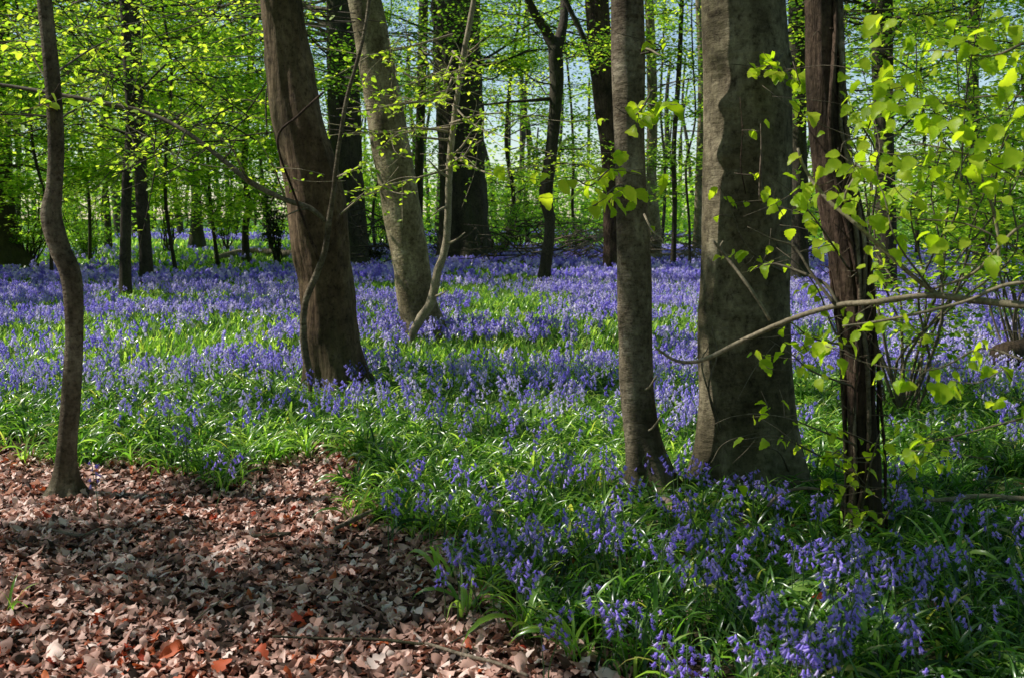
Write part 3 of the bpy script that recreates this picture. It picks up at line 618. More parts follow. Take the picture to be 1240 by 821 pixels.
# near overhanging branch from the right edge
def near_branch():
    root = thing('overhanging_branch', at(1300, 372, 2.6), 'leafy twig-bearing bough reaching in from the right edge across the beech', 'branch')
    T = dict(root=root); o = root.location
    def br(pts, mat, nm='bough', sides=9):
        mb = MB(); tube(mb, [at(u, v, Y) for u, v, Y, _ in pts], [w_ / 2 / FPX * Y for u, v, Y, w_ in pts], sides, 0.02, lambda C, D, th, rr: 1 + 0.15 * noise3(C[:, None, 0] * 50 + D[..., 0], C[:, None, 1] * 50 + D[..., 1], C[:, None, 2] * 50))
        return mb.build(nm, mat, root, o)
    br([(1330, 376, 2.5, 11), (1240, 370, 2.6, 10), (1180, 364, 2.7, 9), (1125, 358, 2.75, 8), (1060, 366, 2.8, 7), (1015, 370, 2.9, 7), (960, 386, 3.0, 6.5), (900, 412, 3.1, 6), (850, 436, 3.15, 5), (820, 437, 3.2, 4), (795, 422, 3.2, 2.5)], MAT['palewood'])
    br([(1135, 357, 2.75, 6), (1100, 330, 2.75, 5.5), (1040, 275, 2.8, 5), (1000, 240, 2.85, 4.5), (975, 205, 2.9, 4), (966, 180, 2.9, 3)], MAT['palewood'], 'twig')
    br([(1024, 254, 2.8, 3.5), (1024, 235, 2.78, 3), (1035, 215, 2.76, 2.5)], MAT['palewood'], 'twig')
    br([(1290, 340, 2.5, 5), (1220, 345, 2.55, 5), (1170, 365, 2.6, 4), (1110, 380, 2.65, 4), (1060, 390, 2.7, 3), (1020, 395, 2.7, 2)], MAT['palewood'], 'twig')
    br([(932, 388, 3.05, 4), (925, 375, 3.05, 4), (905, 345, 3.05, 4), (880, 312, 3.1, 3.5), (862, 290, 3.1, 3)], MAT['palewood'], 'twig')
    br([(878, 310, 3.1, 3), (872, 300, 3.1, 2.5), (876, 292, 3.1, 2)], MAT['palewood'], 'twig')
    br([(1015, 370, 2.9, 5), (1000, 345, 2.95, 4), (970, 330, 3.0, 3.5), (940, 320, 3.05, 2.5), (925, 322, 3.05, 1.5)], MAT['twig'], 'twig')
    br([(1010, 368, 2.9, 4), (985, 335, 2.95, 3.5), (962, 300, 3.0, 3), (935, 290, 3.0, 2), (905, 275, 3.0, 1.4)], MAT['twig'], 'twig')
    br([(1210, 335, 2.6, 4), (1208, 280, 2.6, 4), (1195, 230, 2.6, 3.5), (1182, 205, 2.6, 3)], MAT['palewood'], 'twig')
    br([(1300, 250, 2.5, 4), (1235, 275, 2.5, 4), (1180, 330, 2.6, 3.5), (1130, 350, 2.7, 3)], MAT['palewood'], 'twig')
    # single leaves and pairs placed along the twigs
    spots = [(1040, 395, 3.0, 2), (1030, 385, 3.0, 1), (958, 408, 3.0, 2), (915, 432, 3.1, 1), (1000, 395, 2.9, 1), (1135, 300, 2.7, 2), (1065, 320, 2.7, 2), (1060, 300, 2.7, 2), (1068, 385, 2.7, 1),
             (1095, 385, 2.65, 1), (940, 228, 2.9, 2), (970, 228, 2.9, 2), (1018, 185, 2.85, 3), (1040, 180, 2.85, 2), (1025, 210, 2.8, 3), (1060, 240, 2.8, 3), (1065, 265, 2.8, 3), (1075, 215, 2.7, 3),
             (1085, 190, 2.7, 3), (1120, 165, 2.6, 3), (1100, 130, 2.6, 3), (1130, 135, 2.6, 2), (1175, 120, 2.5, 3), (1170, 125, 2.5, 3), (1140, 55, 2.5, 3), (1070, 60, 2.6, 3), (1090, 75, 2.6, 3), (1055, 60, 2.7, 3),
             (1215, 100, 2.4, 3), (1205, 200, 2.4, 4), (1225, 215, 2.4, 4), (1190, 190, 2.4, 3), (1150, 290, 2.6, 2), (1235, 130, 2.4, 3), (1165, 185, 2.5, 3), (1110, 100, 2.6, 2), (1020, 240, 2.8, 2), (1080, 155, 2.65, 3),
             (1150, 440, 2.5, 3), (1180, 410, 2.5, 2), (1070, 440, 2.6, 2), (1110, 460, 2.6, 2), (1150, 460, 2.5, 2), (1225, 480, 2.4, 2), (1120, 530, 2.5, 2), (1140, 545, 2.5, 2), (1100, 545, 2.5, 1), (1000, 420, 2.7, 2), (1010, 440, 2.7, 2),
             (1195, 450, 2.5, 2), (1045, 375, 2.9, 1), (1230, 60, 2.4, 3), (1200, 40, 2.4, 3), (1160, 80, 2.5, 3), (1130, 220, 2.6, 3), (1160, 250, 2.6, 3), (1110, 260, 2.7, 3), (1215, 300, 2.5, 2), (1095, 290, 2.7, 2), (1070, 110, 2.7, 3), (1050, 130, 2.8, 3)]
    tw = MB(); P = []
    for (u, v, Y, n) in spots:
        c = at(u, v, Y)
        for k in range(int(n * 2.2)): P.append(c + RS.normal(0, 0.022 if n < 3 else 0.045, 3))
        a = c + np.array([RS.uniform(0.05, 0.14), RS.uniform(-0.05, 0.08), RS.uniform(-0.10, 0.05)]); tube(tw, [a, (a + c) / 2 + RS.normal(0, 0.012, 3), c], [0.0016, 0.0013, 0.0009], 5, 0.03)
    for pl in [[(1250, 60, 2.4), (1200, 60, 2.45), (1140, 60, 2.5), (1080, 70, 2.6)], [(1260, 120, 2.4), (1190, 120, 2.5), (1120, 135, 2.6), (1050, 130, 2.75)], [(1250, 210, 2.4), (1190, 190, 2.5), (1120, 170, 2.6), (1080, 190, 2.7)],
               [(1250, 440, 2.4), (1190, 430, 2.5), (1120, 450, 2.55), (1050, 440, 2.65), (1000, 425, 2.7)], [(1260, 500, 2.4), (1180, 520, 2.45), (1110, 540, 2.5)], [(1240, 300, 2.5), (1170, 280, 2.6), (1100, 270, 2.7), (1060, 260, 2.8)], [(1130, 350, 2.7), (1090, 300, 2.7), (1060, 230, 2.8), (1020, 190, 2.85)]]:
        tube(tw, [at(u, v, Y) + RS.normal(0, 0.01, 3) for u, v, Y in pl], np.linspace(0.003, 0.001, len(pl)), 6, 0.03)
    t_ = tw.build('twig', MAT['twig'], root, o)
    P = np.array(P); mf = MB(); N = len(P); az = RS.uniform(0, 2 * np.pi, N)
    xd = np.stack([np.cos(az) * 0.8, np.sin(az) * 0.5, RS.normal(-0.45, 0.3, N)], 1); up = np.stack([RS.normal(0, 0.5, N), RS.normal(-0.55, 0.4, N), np.full(N, 0.8)], 1)
    R = frames(xd, up); idx = RS.randint(0, 4, N); s = 0.045 * RS.uniform(0.5, 1.25, N)
    for k in range(4): m = idx == k; inst(mf, LD[k], P[m], R[m], s[m], RS.uniform(0.25, 0.95, m.sum()))
    mf.build('foliage', NL, root, o)
near_branch()

# leafy bush of thin stems behind the vine-covered trunk on the right
def stem_bush(label, x, y, nst, h, sp, nleaf, lsize, mat, name='shrub', cat='shrub', group=None, stemr=0.012, zlo=0.3, smat=None, arch=LS, a=(0.1, 1)):
    root = thing(name, (x, y, float(H(x, y))), label, cat, group); o = np.array(root.location); mb = MB(); tips = []
    for k in range(nst):
        az = RS.uniform(0, 6.28); e = o + np.array([math.cos(az), math.sin(az), 0]) * sp * RS.uniform(0.3, 1) + np.array([0, 0, h * RS.uniform(0.6, 1)])
        P = wiggle(o + RS.normal(0, 0.05, 3) * [1, 1, 0], e, 6, 0.035); tube(mb, P, np.linspace(stemr, stemr * 0.25, 6), 6, 0.15)
        Q = smooth_path(P, 0.1)
        for j in range(6):
            i = RS.randint(int(len(Q) * 0.25), len(Q)); p = Q[i]; az2 = RS.uniform(0, 6.28); l = RS.uniform(0.25, 0.7) * sp * 0.6
            q = p + np.array([math.cos(az2) * l, math.sin(az2) * l, RS.uniform(-0.1, 0.25) * l]); tube(mb, [p, (p + q) / 2 + RS.normal(0, 0.05 * l, 3), q], [stemr * 0.35, stemr * 0.25, stemr * 0.12], 4, 0.2); tips.append((p, q))
    mb.build('stems' if False else 'stem_cluster', smat or MAT['twig'], root, root.location)
    A = np.array([t[0] for t in tips]); B = np.array([t[1] for t in tips]); k = RS.randint(0, len(tips), nleaf); t = RS.uniform(0.1, 1.1, nleaf)[:, None]
    C = A[k] * (1 - t) + B[k] * t + RS.normal(0, 0.07, (nleaf, 3)) * [1.3, 1.3, 0.5]; C = C[C[:, 2] > o[2] + zlo]
    mf = MB(); scatter_leaves(mf, C, lsize, 0.5, arch, a, 0, 0.3, 0.2); mf.build('foliage', mat, root, root.location)
    return root
pr = at(1135, 420, 6.5); stem_bush('tall open bush of thin dark stems with fresh leaves behind the vine-covered trunk', pr[0], 7.0, 15, 3.2, 1.15, 2600, 0.06, MAT['spring'], 'shrub', a=(0.2, 0.95))
pr = at(1235, 420, 8.5); stem_bush('tall leafy bush at the right edge behind the overhanging bough', pr[0] + 0.3, 9.0, 14, 4.2, 1.6, 3200, 0.07, MAT['spring'])

# ------------------------------------------------------------------ background trees with branches down the trunk
def add_crown(T, z0, z1, L0, nbr, per, lsize, mat, tmat, flat=0.16, a=(0.1, 1), arch=LQ, droop=0.1, onlyhalf=None):
    root = T['root']; o = root.location; mb = MB(); PP = []
    zc = min(z1, 3.0 + 0.24 * T['P'][0][1]); nbr = max(8, int(nbr * 1.15)) if zc < z1 else nbr; z1 = zc; per = int(per * 1.6)
    for k in range(nbr):
        z = RS.uniform(z0, z1); c, r = trunk_point(T, z); az = RS.uniform(0, 6.28) if onlyhalf is None else onlyhalf + RS.normal(0, 0.8); l = L0 * RS.uniform(0.55, 1.15)
        rise = RS.uniform(-0.12, 0.35); e = c + np.array([math.cos(az) * l, math.sin(az) * l, rise * l]); P = wiggle(c, e, 6, 0.03, -0.04)
        rb = min(r * 0.4, 0.008 + 0.006 * l); tube(mb, P, np.linspace(rb, rb * 0.15, 6), 5, 0.3); Q = smooth_path(P, 0.1)
        sub = []
        for j in range(7):
            i = RS.randint(int(len(Q) * 0.2), len(Q)); p = Q[i]; s = RS.choice([-1, 1]); an = az + s * RS.uniform(0.5, 1.1); ll = l * RS.uniform(0.2, 0.45)
            q = p + np.array([math.cos(an) * ll, math.sin(an) * ll, RS.uniform(-0.15, 0.15) * ll]); tube(mb, [p, q], [rb * 0.3, rb * 0.1], 4, 0.5); sub.append((p, q))
        A = np.array([s_[0] for s_ in sub] + [Q[len(Q) // 3]] * 2); B = np.array([s_[1] for s_ in sub] + [Q[-1]] * 2)
        kk = RS.randint(0, len(A), per); t = RS.uniform(0.1, 1.08, per)[:, None]
        PP.append(A[kk] * (1 - t) + B[kk] * t + RS.normal(0, 1, (per, 3)) * [0.22, 0.22, 0.16] * (0.6 + 0.15 * l))
    mb.build('branch_framework', tmat, root, o); C = np.vstack(PP); mf = MB(); scatter_leaves(mf, C, lsize, 0.55, arch, a, 0, 0.35, droop); mf.build('foliage', mat, root, o)

SPR, DEEP = MAT['spring'], MAT['deepleaf']
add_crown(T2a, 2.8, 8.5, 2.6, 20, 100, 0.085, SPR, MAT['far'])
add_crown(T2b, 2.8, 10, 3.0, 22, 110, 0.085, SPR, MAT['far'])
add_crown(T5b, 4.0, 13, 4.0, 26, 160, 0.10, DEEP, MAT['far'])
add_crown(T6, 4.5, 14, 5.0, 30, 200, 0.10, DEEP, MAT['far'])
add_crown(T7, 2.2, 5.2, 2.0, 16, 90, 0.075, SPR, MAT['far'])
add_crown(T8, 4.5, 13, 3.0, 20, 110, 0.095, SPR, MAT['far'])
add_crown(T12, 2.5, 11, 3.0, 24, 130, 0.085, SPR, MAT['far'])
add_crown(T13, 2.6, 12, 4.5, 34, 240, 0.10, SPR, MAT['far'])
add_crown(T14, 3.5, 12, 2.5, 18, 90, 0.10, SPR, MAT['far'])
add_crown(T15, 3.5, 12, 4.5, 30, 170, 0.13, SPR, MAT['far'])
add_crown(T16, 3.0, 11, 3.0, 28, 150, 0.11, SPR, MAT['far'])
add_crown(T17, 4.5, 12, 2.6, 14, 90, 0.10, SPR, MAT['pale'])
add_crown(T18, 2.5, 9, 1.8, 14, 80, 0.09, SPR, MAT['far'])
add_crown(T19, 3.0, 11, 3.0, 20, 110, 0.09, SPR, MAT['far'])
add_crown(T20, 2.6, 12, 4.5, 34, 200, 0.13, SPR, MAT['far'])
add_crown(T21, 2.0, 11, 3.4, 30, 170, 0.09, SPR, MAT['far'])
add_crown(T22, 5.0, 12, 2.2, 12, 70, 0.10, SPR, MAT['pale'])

# further understory trees filling the wood behind
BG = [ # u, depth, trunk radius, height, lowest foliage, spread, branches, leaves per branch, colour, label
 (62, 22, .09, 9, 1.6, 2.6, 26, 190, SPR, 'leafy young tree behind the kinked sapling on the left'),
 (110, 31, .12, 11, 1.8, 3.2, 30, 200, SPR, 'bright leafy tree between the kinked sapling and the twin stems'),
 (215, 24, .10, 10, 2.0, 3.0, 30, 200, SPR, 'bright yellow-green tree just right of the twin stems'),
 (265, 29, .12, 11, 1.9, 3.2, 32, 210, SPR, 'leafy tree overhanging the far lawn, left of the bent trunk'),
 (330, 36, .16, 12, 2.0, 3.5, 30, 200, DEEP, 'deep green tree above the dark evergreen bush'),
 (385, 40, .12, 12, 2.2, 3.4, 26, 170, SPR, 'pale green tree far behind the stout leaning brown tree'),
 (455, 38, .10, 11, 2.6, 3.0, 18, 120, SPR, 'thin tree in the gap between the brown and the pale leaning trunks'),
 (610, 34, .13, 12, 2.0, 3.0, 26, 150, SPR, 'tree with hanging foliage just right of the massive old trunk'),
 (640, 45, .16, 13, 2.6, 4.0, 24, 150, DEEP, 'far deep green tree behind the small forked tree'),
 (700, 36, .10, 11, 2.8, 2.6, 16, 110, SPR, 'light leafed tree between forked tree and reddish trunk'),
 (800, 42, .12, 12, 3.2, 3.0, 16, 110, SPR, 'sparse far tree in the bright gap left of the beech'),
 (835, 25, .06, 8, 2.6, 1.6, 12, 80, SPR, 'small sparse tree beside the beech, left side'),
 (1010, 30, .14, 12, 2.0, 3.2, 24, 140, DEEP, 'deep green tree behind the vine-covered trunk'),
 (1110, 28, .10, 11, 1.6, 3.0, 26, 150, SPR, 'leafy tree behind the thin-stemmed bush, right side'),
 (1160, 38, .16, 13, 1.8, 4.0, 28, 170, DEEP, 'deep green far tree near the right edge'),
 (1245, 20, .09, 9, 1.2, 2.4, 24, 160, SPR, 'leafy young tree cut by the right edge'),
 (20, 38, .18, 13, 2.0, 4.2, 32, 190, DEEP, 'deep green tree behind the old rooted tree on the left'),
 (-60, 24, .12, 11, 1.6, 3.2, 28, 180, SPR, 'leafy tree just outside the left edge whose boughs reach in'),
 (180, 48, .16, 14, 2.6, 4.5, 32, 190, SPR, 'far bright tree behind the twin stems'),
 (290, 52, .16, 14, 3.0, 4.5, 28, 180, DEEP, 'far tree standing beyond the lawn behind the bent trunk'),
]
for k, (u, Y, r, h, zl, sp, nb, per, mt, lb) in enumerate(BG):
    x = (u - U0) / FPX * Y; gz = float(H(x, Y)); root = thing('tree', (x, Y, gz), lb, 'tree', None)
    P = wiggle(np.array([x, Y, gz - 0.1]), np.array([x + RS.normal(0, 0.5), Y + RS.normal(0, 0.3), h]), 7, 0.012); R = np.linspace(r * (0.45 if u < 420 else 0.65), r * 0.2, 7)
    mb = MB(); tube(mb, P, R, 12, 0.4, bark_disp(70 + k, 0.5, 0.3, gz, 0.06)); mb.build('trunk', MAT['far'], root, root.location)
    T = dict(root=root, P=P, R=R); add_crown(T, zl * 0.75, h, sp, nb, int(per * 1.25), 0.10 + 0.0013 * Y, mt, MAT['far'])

# understory bushes
BUSH = [
 (40, 27, 2.0, 3.6, 4200, 0.085, 'spring', 'bright tall leafy bush behind the kinked sapling, far left'),
 (105, 36, 2.2, 4.0, 4200, 0.10, 'spring', 'bright leafy thicket between the kinked sapling and the twin stems'),
 (205, 38, 1.6, 4.4, 3600, 0.10, 'spring', 'bright green leafy bush right of the twin stems'),
 (275, 41, 1.6, 4.0, 3000, 0.11, 'deepleaf', 'green leafy bush beyond the lawn left of the evergreen'),
 (385, 37, 1.6, 3.5, 3000, 0.10, 'deepleaf', 'green bush seen past the right side of the stout brown tree'),
 (470, 39, 1.8, 3.6, 3400, 0.10, 'spring', 'bright bush in the gap right of the pale leaning trunk'),
 (630, 38, 1.8, 3.4, 3400, 0.10, 'spring', 'bright bush behind the small forked tree'), # u, depth, radius, height, n leaves, size, mat, label, name
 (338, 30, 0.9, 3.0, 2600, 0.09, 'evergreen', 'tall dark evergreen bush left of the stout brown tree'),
 (100, 33, 1.3, 1.3, 1800, 0.10, 'deepleaf', 'low rounded bush behind the kinked sapling'),
 (600, 31, 1.4, 2.0, 3000, 0.09, 'deepleaf', 'green bush at the foot of the massive old trunk, right side'),
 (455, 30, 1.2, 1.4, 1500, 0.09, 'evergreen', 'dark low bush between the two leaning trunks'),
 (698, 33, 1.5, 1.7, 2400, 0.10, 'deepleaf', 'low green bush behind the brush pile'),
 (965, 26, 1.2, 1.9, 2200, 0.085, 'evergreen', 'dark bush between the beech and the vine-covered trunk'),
 (1150, 30, 2.2, 1.9, 3600, 0.10, 'deepleaf', 'wide green thicket at the right behind the bluebells'),
 (1240, 27, 1.8, 2.2, 3000, 0.10, 'deepleaf', 'green thicket cut by the right edge'),
 (30, 31, 1.0, 1.0, 1000, 0.09, 'deepleaf', 'small bush at the roots of the far left tree'),
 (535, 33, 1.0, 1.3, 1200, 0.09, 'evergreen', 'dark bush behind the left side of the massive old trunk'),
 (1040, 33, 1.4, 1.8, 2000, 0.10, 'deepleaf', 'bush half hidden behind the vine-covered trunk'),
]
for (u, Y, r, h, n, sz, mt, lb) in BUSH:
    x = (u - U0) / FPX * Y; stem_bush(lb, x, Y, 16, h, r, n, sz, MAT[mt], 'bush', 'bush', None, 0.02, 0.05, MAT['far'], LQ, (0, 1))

# ------------------------------------------------------------------ overhead leaf clumps added to cast shade, with boughs from nearest tree
TALL = [T1, T3, T4, T9, T10, T11, TA, TB, T2b, T5b, T6, T12, T8]
clumps = {id(t): [] for t in TALL}
WINDOWS = [(900, 655, 1010, 730), (1060, 560, 1300, 610), (-200, 705, 330, 840), (-400, 585, 400, 640), (-2600, 350, 2600, 462), (600, 640, 790, 760), (430, 500, 760, 560), (860, 735, 1060, 840)]
def shade(x, y, z, r, dens=1.0, force=False):
    if y > 1.5 and not force:
        u_, v_ = proj((x, y, 0.1)); m_ = 0.7 * r * FPX / y
        for a_, b_, c_, d_ in WINDOWS:
            if a_ - m_ < u_ < c_ + m_ and b_ - m_ * 0.25 < v_ < d_ + m_ * 0.25: return
    t = (z - 0.1) / S[2]; c = np.array([x, y, 0.1]) + S * t
    best = min([q for q in TALL if q['P'][-1][2] > z - 2.5], key=lambda q: np.hypot(c[0] - trunk_point(q, z - 1)[0][0], c[1] - trunk_point(q, z - 1)[0][1]))
    clumps[id(best)].append((c, r, int(330 * 2.3 * dens * r * r / 0.45)))
# explicit darker areas (pixel position on the ground, radius m)
for (u, v, r, n) in [(120, 655, 0.55, 2), (230, 672, 0.5, 2), (330, 680, 0.5, 2), (480, 700, 0.55, 3), (420, 745, 0.5, 3), (300, 735, 0.35, 1), (30, 650, 0.5, 2), (180, 720, 0.3, 1), (540, 735, 0.5, 2), (530, 650, 0.4, 2), (470, 590, 0.4, 1), (250, 600, 0.45, 2),
                     (860, 690, 0.35, 2), (1070, 700, 0.4, 2), (1190, 690, 0.45, 2), (1180, 790, 0.5, 2), (1010, 800, 0.5, 2), (880, 780, 0.35, 1), (760, 800, 0.35, 1), (700, 700, 0.35, 1), (1120, 620, 0.5, 2), (1200, 560, 0.6, 2), (980, 640, 0.5, 2), (620, 540, 0.5, 1),
                     (350, 340, 1.5, 2), (600, 505, 0.4, 1), (560, 468, 0.5, 3), (500, 462, 0.5, 3), (640, 476, 0.5, 3), (700, 482, 0.4, 2), (1120, 740, 0.4, 2), (1220, 760, 0.4, 2), (820, 720, 0.3, 1), (1170, 650, 0.35, 2), (480, 560, 0.35, 2), (700, 310, 1.8, 5), (500, 318, 1.5, 4), (850, 318, 1.5, 4), (200, 322, 1.8, 5), (60, 325, 1.5, 4), (1100, 480, 0.6, 2), (1130, 520, 0.6, 2), (850, 640, 0.4, 1)]:
    p = ground(u, v)
    for k in range(max(1, n - 1)): shade(p[0] + RS.normal(0, r * 0.4), p[1] + RS.normal(0, r * 0.25), RS.uniform(4.8, 7.5), r * 0.72, 1.3, True)
# shaded band at the far side of the glade
for k in range(110):
    y = RS.uniform(20, 34); x = RS.uniform(-0.62, 0.55) * y; shade(x, y, RS.uniform(7, 11), RS.uniform(0.9, 1.5), 0.35)
for k in range(60):
    y = 4.5 + 15 * RS.rand() ** 0.8; x = RS.uniform(-0.7, 0.7) * (y + 1); shade(x, y, RS.uniform(6, 10), RS.uniform(0.25, 0.5), 0.8)
# unseen clumps added over, behind and right of the viewer to block sky light
BIGC = []
for k in range(400):
    if k % 8 == 3: x = RS.uniform(-3, 0.5); y = RS.uniform(1.5, 14)
    elif k % 2: x = RS.uniform(0.5, 15); y = RS.uniform(0, 22)
    else: x = RS.uniform(-14, 14); y = RS.uniform(-14, 1.5)
    z = RS.uniform(7.5, 12)
    best = min([T9, T10, T11], key=lambda q: np.hypot(x - q['P'][-1][0], y - q['P'][-1][1])); clumps[id(best)].append((np.array([x, y, z]), RS.uniform(1.3, 1.9), -340))
for T in TALL:
    cl = clumps[id(T)]
    if not cl: continue
    mb = MB(); mf = MB(); mg = MB()
    for c, r, n in cl:
        zs = min(c[2] - 1.2, T['P'][-1][2] - 0.3); zs = max(zs, 4.2 if T['P'][0][1] < 20 else 6); p, rr = trunk_point(T, zs); P = wiggle(p, c, 6, 0.03, -0.03)
        l = np.linalg.norm(c - p); rb = min(rr * 0.5, 0.008 + 0.0032 * l); tube(mb, P, np.linspace(rb, 0.006, 6), 6, 0.35)
        nn = abs(n); d = RS.normal(0, 1, (nn, 3)); d /= np.linalg.norm(d, axis=1, keepdims=True); q = c + d * (RS.rand(nn, 1) ** 0.45) * r * [1, 1, 0.35]
        for j in range(6): tube(mb, [P[-2], q[RS.randint(0, nn)]], [0.006, 0.003], 4, 0.5)
        scatter_leaves(mf if n > 0 else mg, q, 0.085 if n > 0 else 0.19, 0.45, LQ, (0.2, 1) if n > 0 else (0, 0.5))
    mb.build('branch_framework', MAT['twig'], T['root'], T['root'].location)
    if mf.n: mf.build('foliage', SPR, T['root'], T['root'].location)  # leaves of the clumps added to shade the ground
    if mg.n: mg.build('foliage', DEEP, T['root'], T['root'].location)  # darker leaves of the added clumps that hold back sky light

# ------------------------------------------------------------------ far wood
def far_wood():
    mb = MB()
    for k in range(110):
        Y = RS.uniform(58, 110); x = RS.uniform(-0.75, 0.75) * Y; h = RS.uniform(9, 15)
        P = wiggle(np.array([x, Y, -0.2]), np.array([x + RS.normal(0, 0.8), Y, h]), 5, 0.015); tube(mb, P, np.linspace(RS.uniform(0.12, 0.35), 0.08, 5), 7, 1.0)
        n = 260; c = np.array([x, Y, RS.uniform(5.0, 8)]); gap = 0.55 if x / Y > 0.0 else 1.0
        n = int(n * gap); d = RS.normal(0, 1, (n, 3)); d /= np.linalg.norm(d, axis=1, keepdims=True); q = c + d * (RS.rand(n, 1) ** 0.4) * [4.5, 4, 4.0]
        k_ = noise3(q[:, 0] * 0.7, q[:, 1] * 0.7, q[:, 2] * 0.9) > -0.15; scatter_leaves(mb, q[k_], 0.34, 0.7, LQ, (0.1, 1), 1, 0.4)
    for k in range(760):   # undergrowth
        Y = RS.uniform(52, 90); x = RS.uniform(-0.75, 0.75) * Y if k < 420 else RS.uniform(-0.2, 0.65) * Y
        if -0.36 < x / Y < -0.26 and Y < 75: continue
        n = 120; d = RS.normal(0, 1, (n, 3)); d /= np.linalg.norm(d, axis=1, keepdims=True); q = np.array([x, Y, 0.8]) + np.abs(d) * [1, 1, 1] * np.sign(d) * [2.8, 2, RS.uniform(2, 4.6)]; scatter_leaves(mb, q, 0.32, 0.7, LQ, (0, 0.7), 1)
    for k in range(220):   # the wood goes on behind and beside the viewer
        az = RS.uniform(math.radians(48), math.radians(312)); rad = RS.uniform(20, 45); x = math.sin(az) * rad; Y = math.cos(az) * rad; h = RS.uniform(9, 13)
        if k > 150: x = RS.uniform(-25, -17); Y = RS.uniform(-6, 24); h = 9  # extra unseen trees added on the left to cut sky light
        tube(mb, wiggle(np.array([x, Y, -0.2]), np.array([x, Y, h]), 4, 0.015), np.linspace(RS.uniform(0.12, 0.35), 0.08, 4), 7, 1.0)
        n = 420; d = RS.normal(0, 1, (n, 3)); d /= np.linalg.norm(d, axis=1, keepdims=True); q = np.array([x, Y, 5.2]) + d * (RS.rand(n, 1) ** 0.4) * [3.5, 3.5, 5.0]; scatter_leaves(mb, q[q[:, 2] > 0.2], 0.36, 0.7, LQ, (0, 0.7), 1)
    tag(mb.build('far_wood', [MAT['far'], SPR]), 'hazy mass of far trees and undergrowth closing the view', 'wood', kind='stuff')
far_wood()

# ------------------------------------------------------------------ bluebell leaves
def blade(L=0.28, w=0.011, rise=1.25, bend=1.9, nseg=6, fold=0.35, twist=0.0):
    V = []; x = z = 0.0; ang = rise
    for i in range(nseg + 1):
        t = i / nseg; ww = w * (0.55 + 1.6 * t * (1 - t) * 1.1) * (1 if t < 0.75 else max(0.05, (1 - t) / 0.25 * 0.95)); tt = twist * t
        if nseg > 3: V += [(x, ww * math.cos(tt), z + ww * fold + ww * math.sin(tt)), (x, 0, z), (x, -ww * math.cos(tt), z + ww * fold - ww * math.sin(tt))]
        else: V += [(x, ww, z), (x, -ww, z)]
        st = L / nseg; x += math.cos(ang) * st; z += math.sin(ang) * st; ang -= bend / nseg * (0.5 + t * 1.1)
    F = []
    for i in range(nseg):
        if nseg > 3: a, b = 3 * i, 3 * i + 3; F += [[a, a + 1, b + 1, b], [a + 1, a + 2, b + 2, b + 1]]
        else: a, b = 2 * i, 2 * i + 2; F += [[a, a + 1, b + 1, b]]
    return np.array(V), np.concatenate(F), np.array([4] * len(F))
rr_ = random.Random(3)
BL_N = [blade(rr_.uniform(0.15, 0.27), rr_.uniform(0.0034, 0.0082), rr_.uniform(0.8, 1.5), rr_.uniform(1.0, 2.7), 7, rr_.uniform(0.15, 0.5), rr_.uniform(-1.2, 1.2)) for _ in range(12)]
BL_M = [blade(rr_.uniform(0.13, 0.24), rr_.uniform(0.006, 0.010), rr_.uniform(0.9, 1.45), rr_.uniform(0.9, 2.4), 3) for _ in range(8)]
BL_F = [blade(rr_.uniform(0.13, 0.22), rr_.uniform(0.02, 0.03), rr_.uniform(0.9, 1.45), rr_.uniform(0.9, 2.2), 2) for _ in range(6)]
FOOT = [(t['P'][0][0], t['P'][0][1], t['R'][0] * 1.15) for t in TREES]

def sample(n, y0, y1, half=0.70, pad=1.0):
    y = np.sqrt(RS.uniform(y0 ** 2, y1 ** 2, n)); x = RS.uniform(-1, 1, n) * (half * y + pad); return x, y

def clear(x, y):
    m = np.ones(len(x), bool)
    for fx, fy, fr in FOOT: m &= np.hypot(x - fx, y - fy) > fr
    return m

def blades(mb, x, y, archs, per, spread, a=(0.1, 0.9), scale=(0.75, 1.15)):
    N = len(x)
    if N == 0: return
    sc_t = RS.uniform(*scale, N); va = np.clip(0.15 * noise3(x * 1.5, y * 1.5) + RS.normal(0, 0.08, N), -0.3, 0.3)
    X = np.repeat(x, per) + RS.normal(0, spread, N * per); Y = np.repeat(y, per) + RS.normal(0, spread, N * per)
    Z = H(X, Y) - 0.005; P = np.stack([X, Y, Z], 1); az = RS.uniform(0, 2 * np.pi, N * per); R = rotz(az)
    s = np.repeat(sc_t, per) * RS.uniform(0.7, 1.15, N * per); v = np.clip(RS.uniform(a[0], a[1], N * per) + np.repeat(va, per), 0, 0.92)
    v[RS.rand(N * per) < 0.03] = 1.0
    idx = RS.randint(0, len(archs), N * per)
    for k, A in enumerate(archs): m = idx == k; inst(mb, A, P[m], R[m], s[m], v[m])

mb = MB()
x, y = sample(11500, 2.2, 9.2, 0.62, 1.0); sd = path_sd(x, y) + 0.14 * noise3(x * 3, y * 3)
gap = noise3(x * 1.1 + 30, y * 1.1) + 0.4 * noise3(x * 4, y * 4)
k = (sd < -0.04) & clear(x, y) & ((gap > -0.8) | (y > 7)); x, y = x[k], y[k]
edge = np.clip((-path_sd(x, y)) / 0.5, 0.55, 1)
blades(mb, x, y, BL_N, 9, 0.025, a=(-0.05, 0.85))
x, y = sample(14000, 9.0, 20.5, 0.62, 1.0); k = clear(x, y); blades(mb, x[k], y[k], BL_M, 8, 0.04, a=(0.15, 0.95))
x, y = sample(13000, 20, 46, 0.62, 1.0); k = clear(x, y); blades(mb, x[k], y[k], BL_F, 5, 0.09)
x, y = sample(9000, 46, 90, 0.62, 1.0); blades(mb, x, y, BL_F, 4, 0.25, scale=(1.2, 2.0), a=(0.4, 0.9))
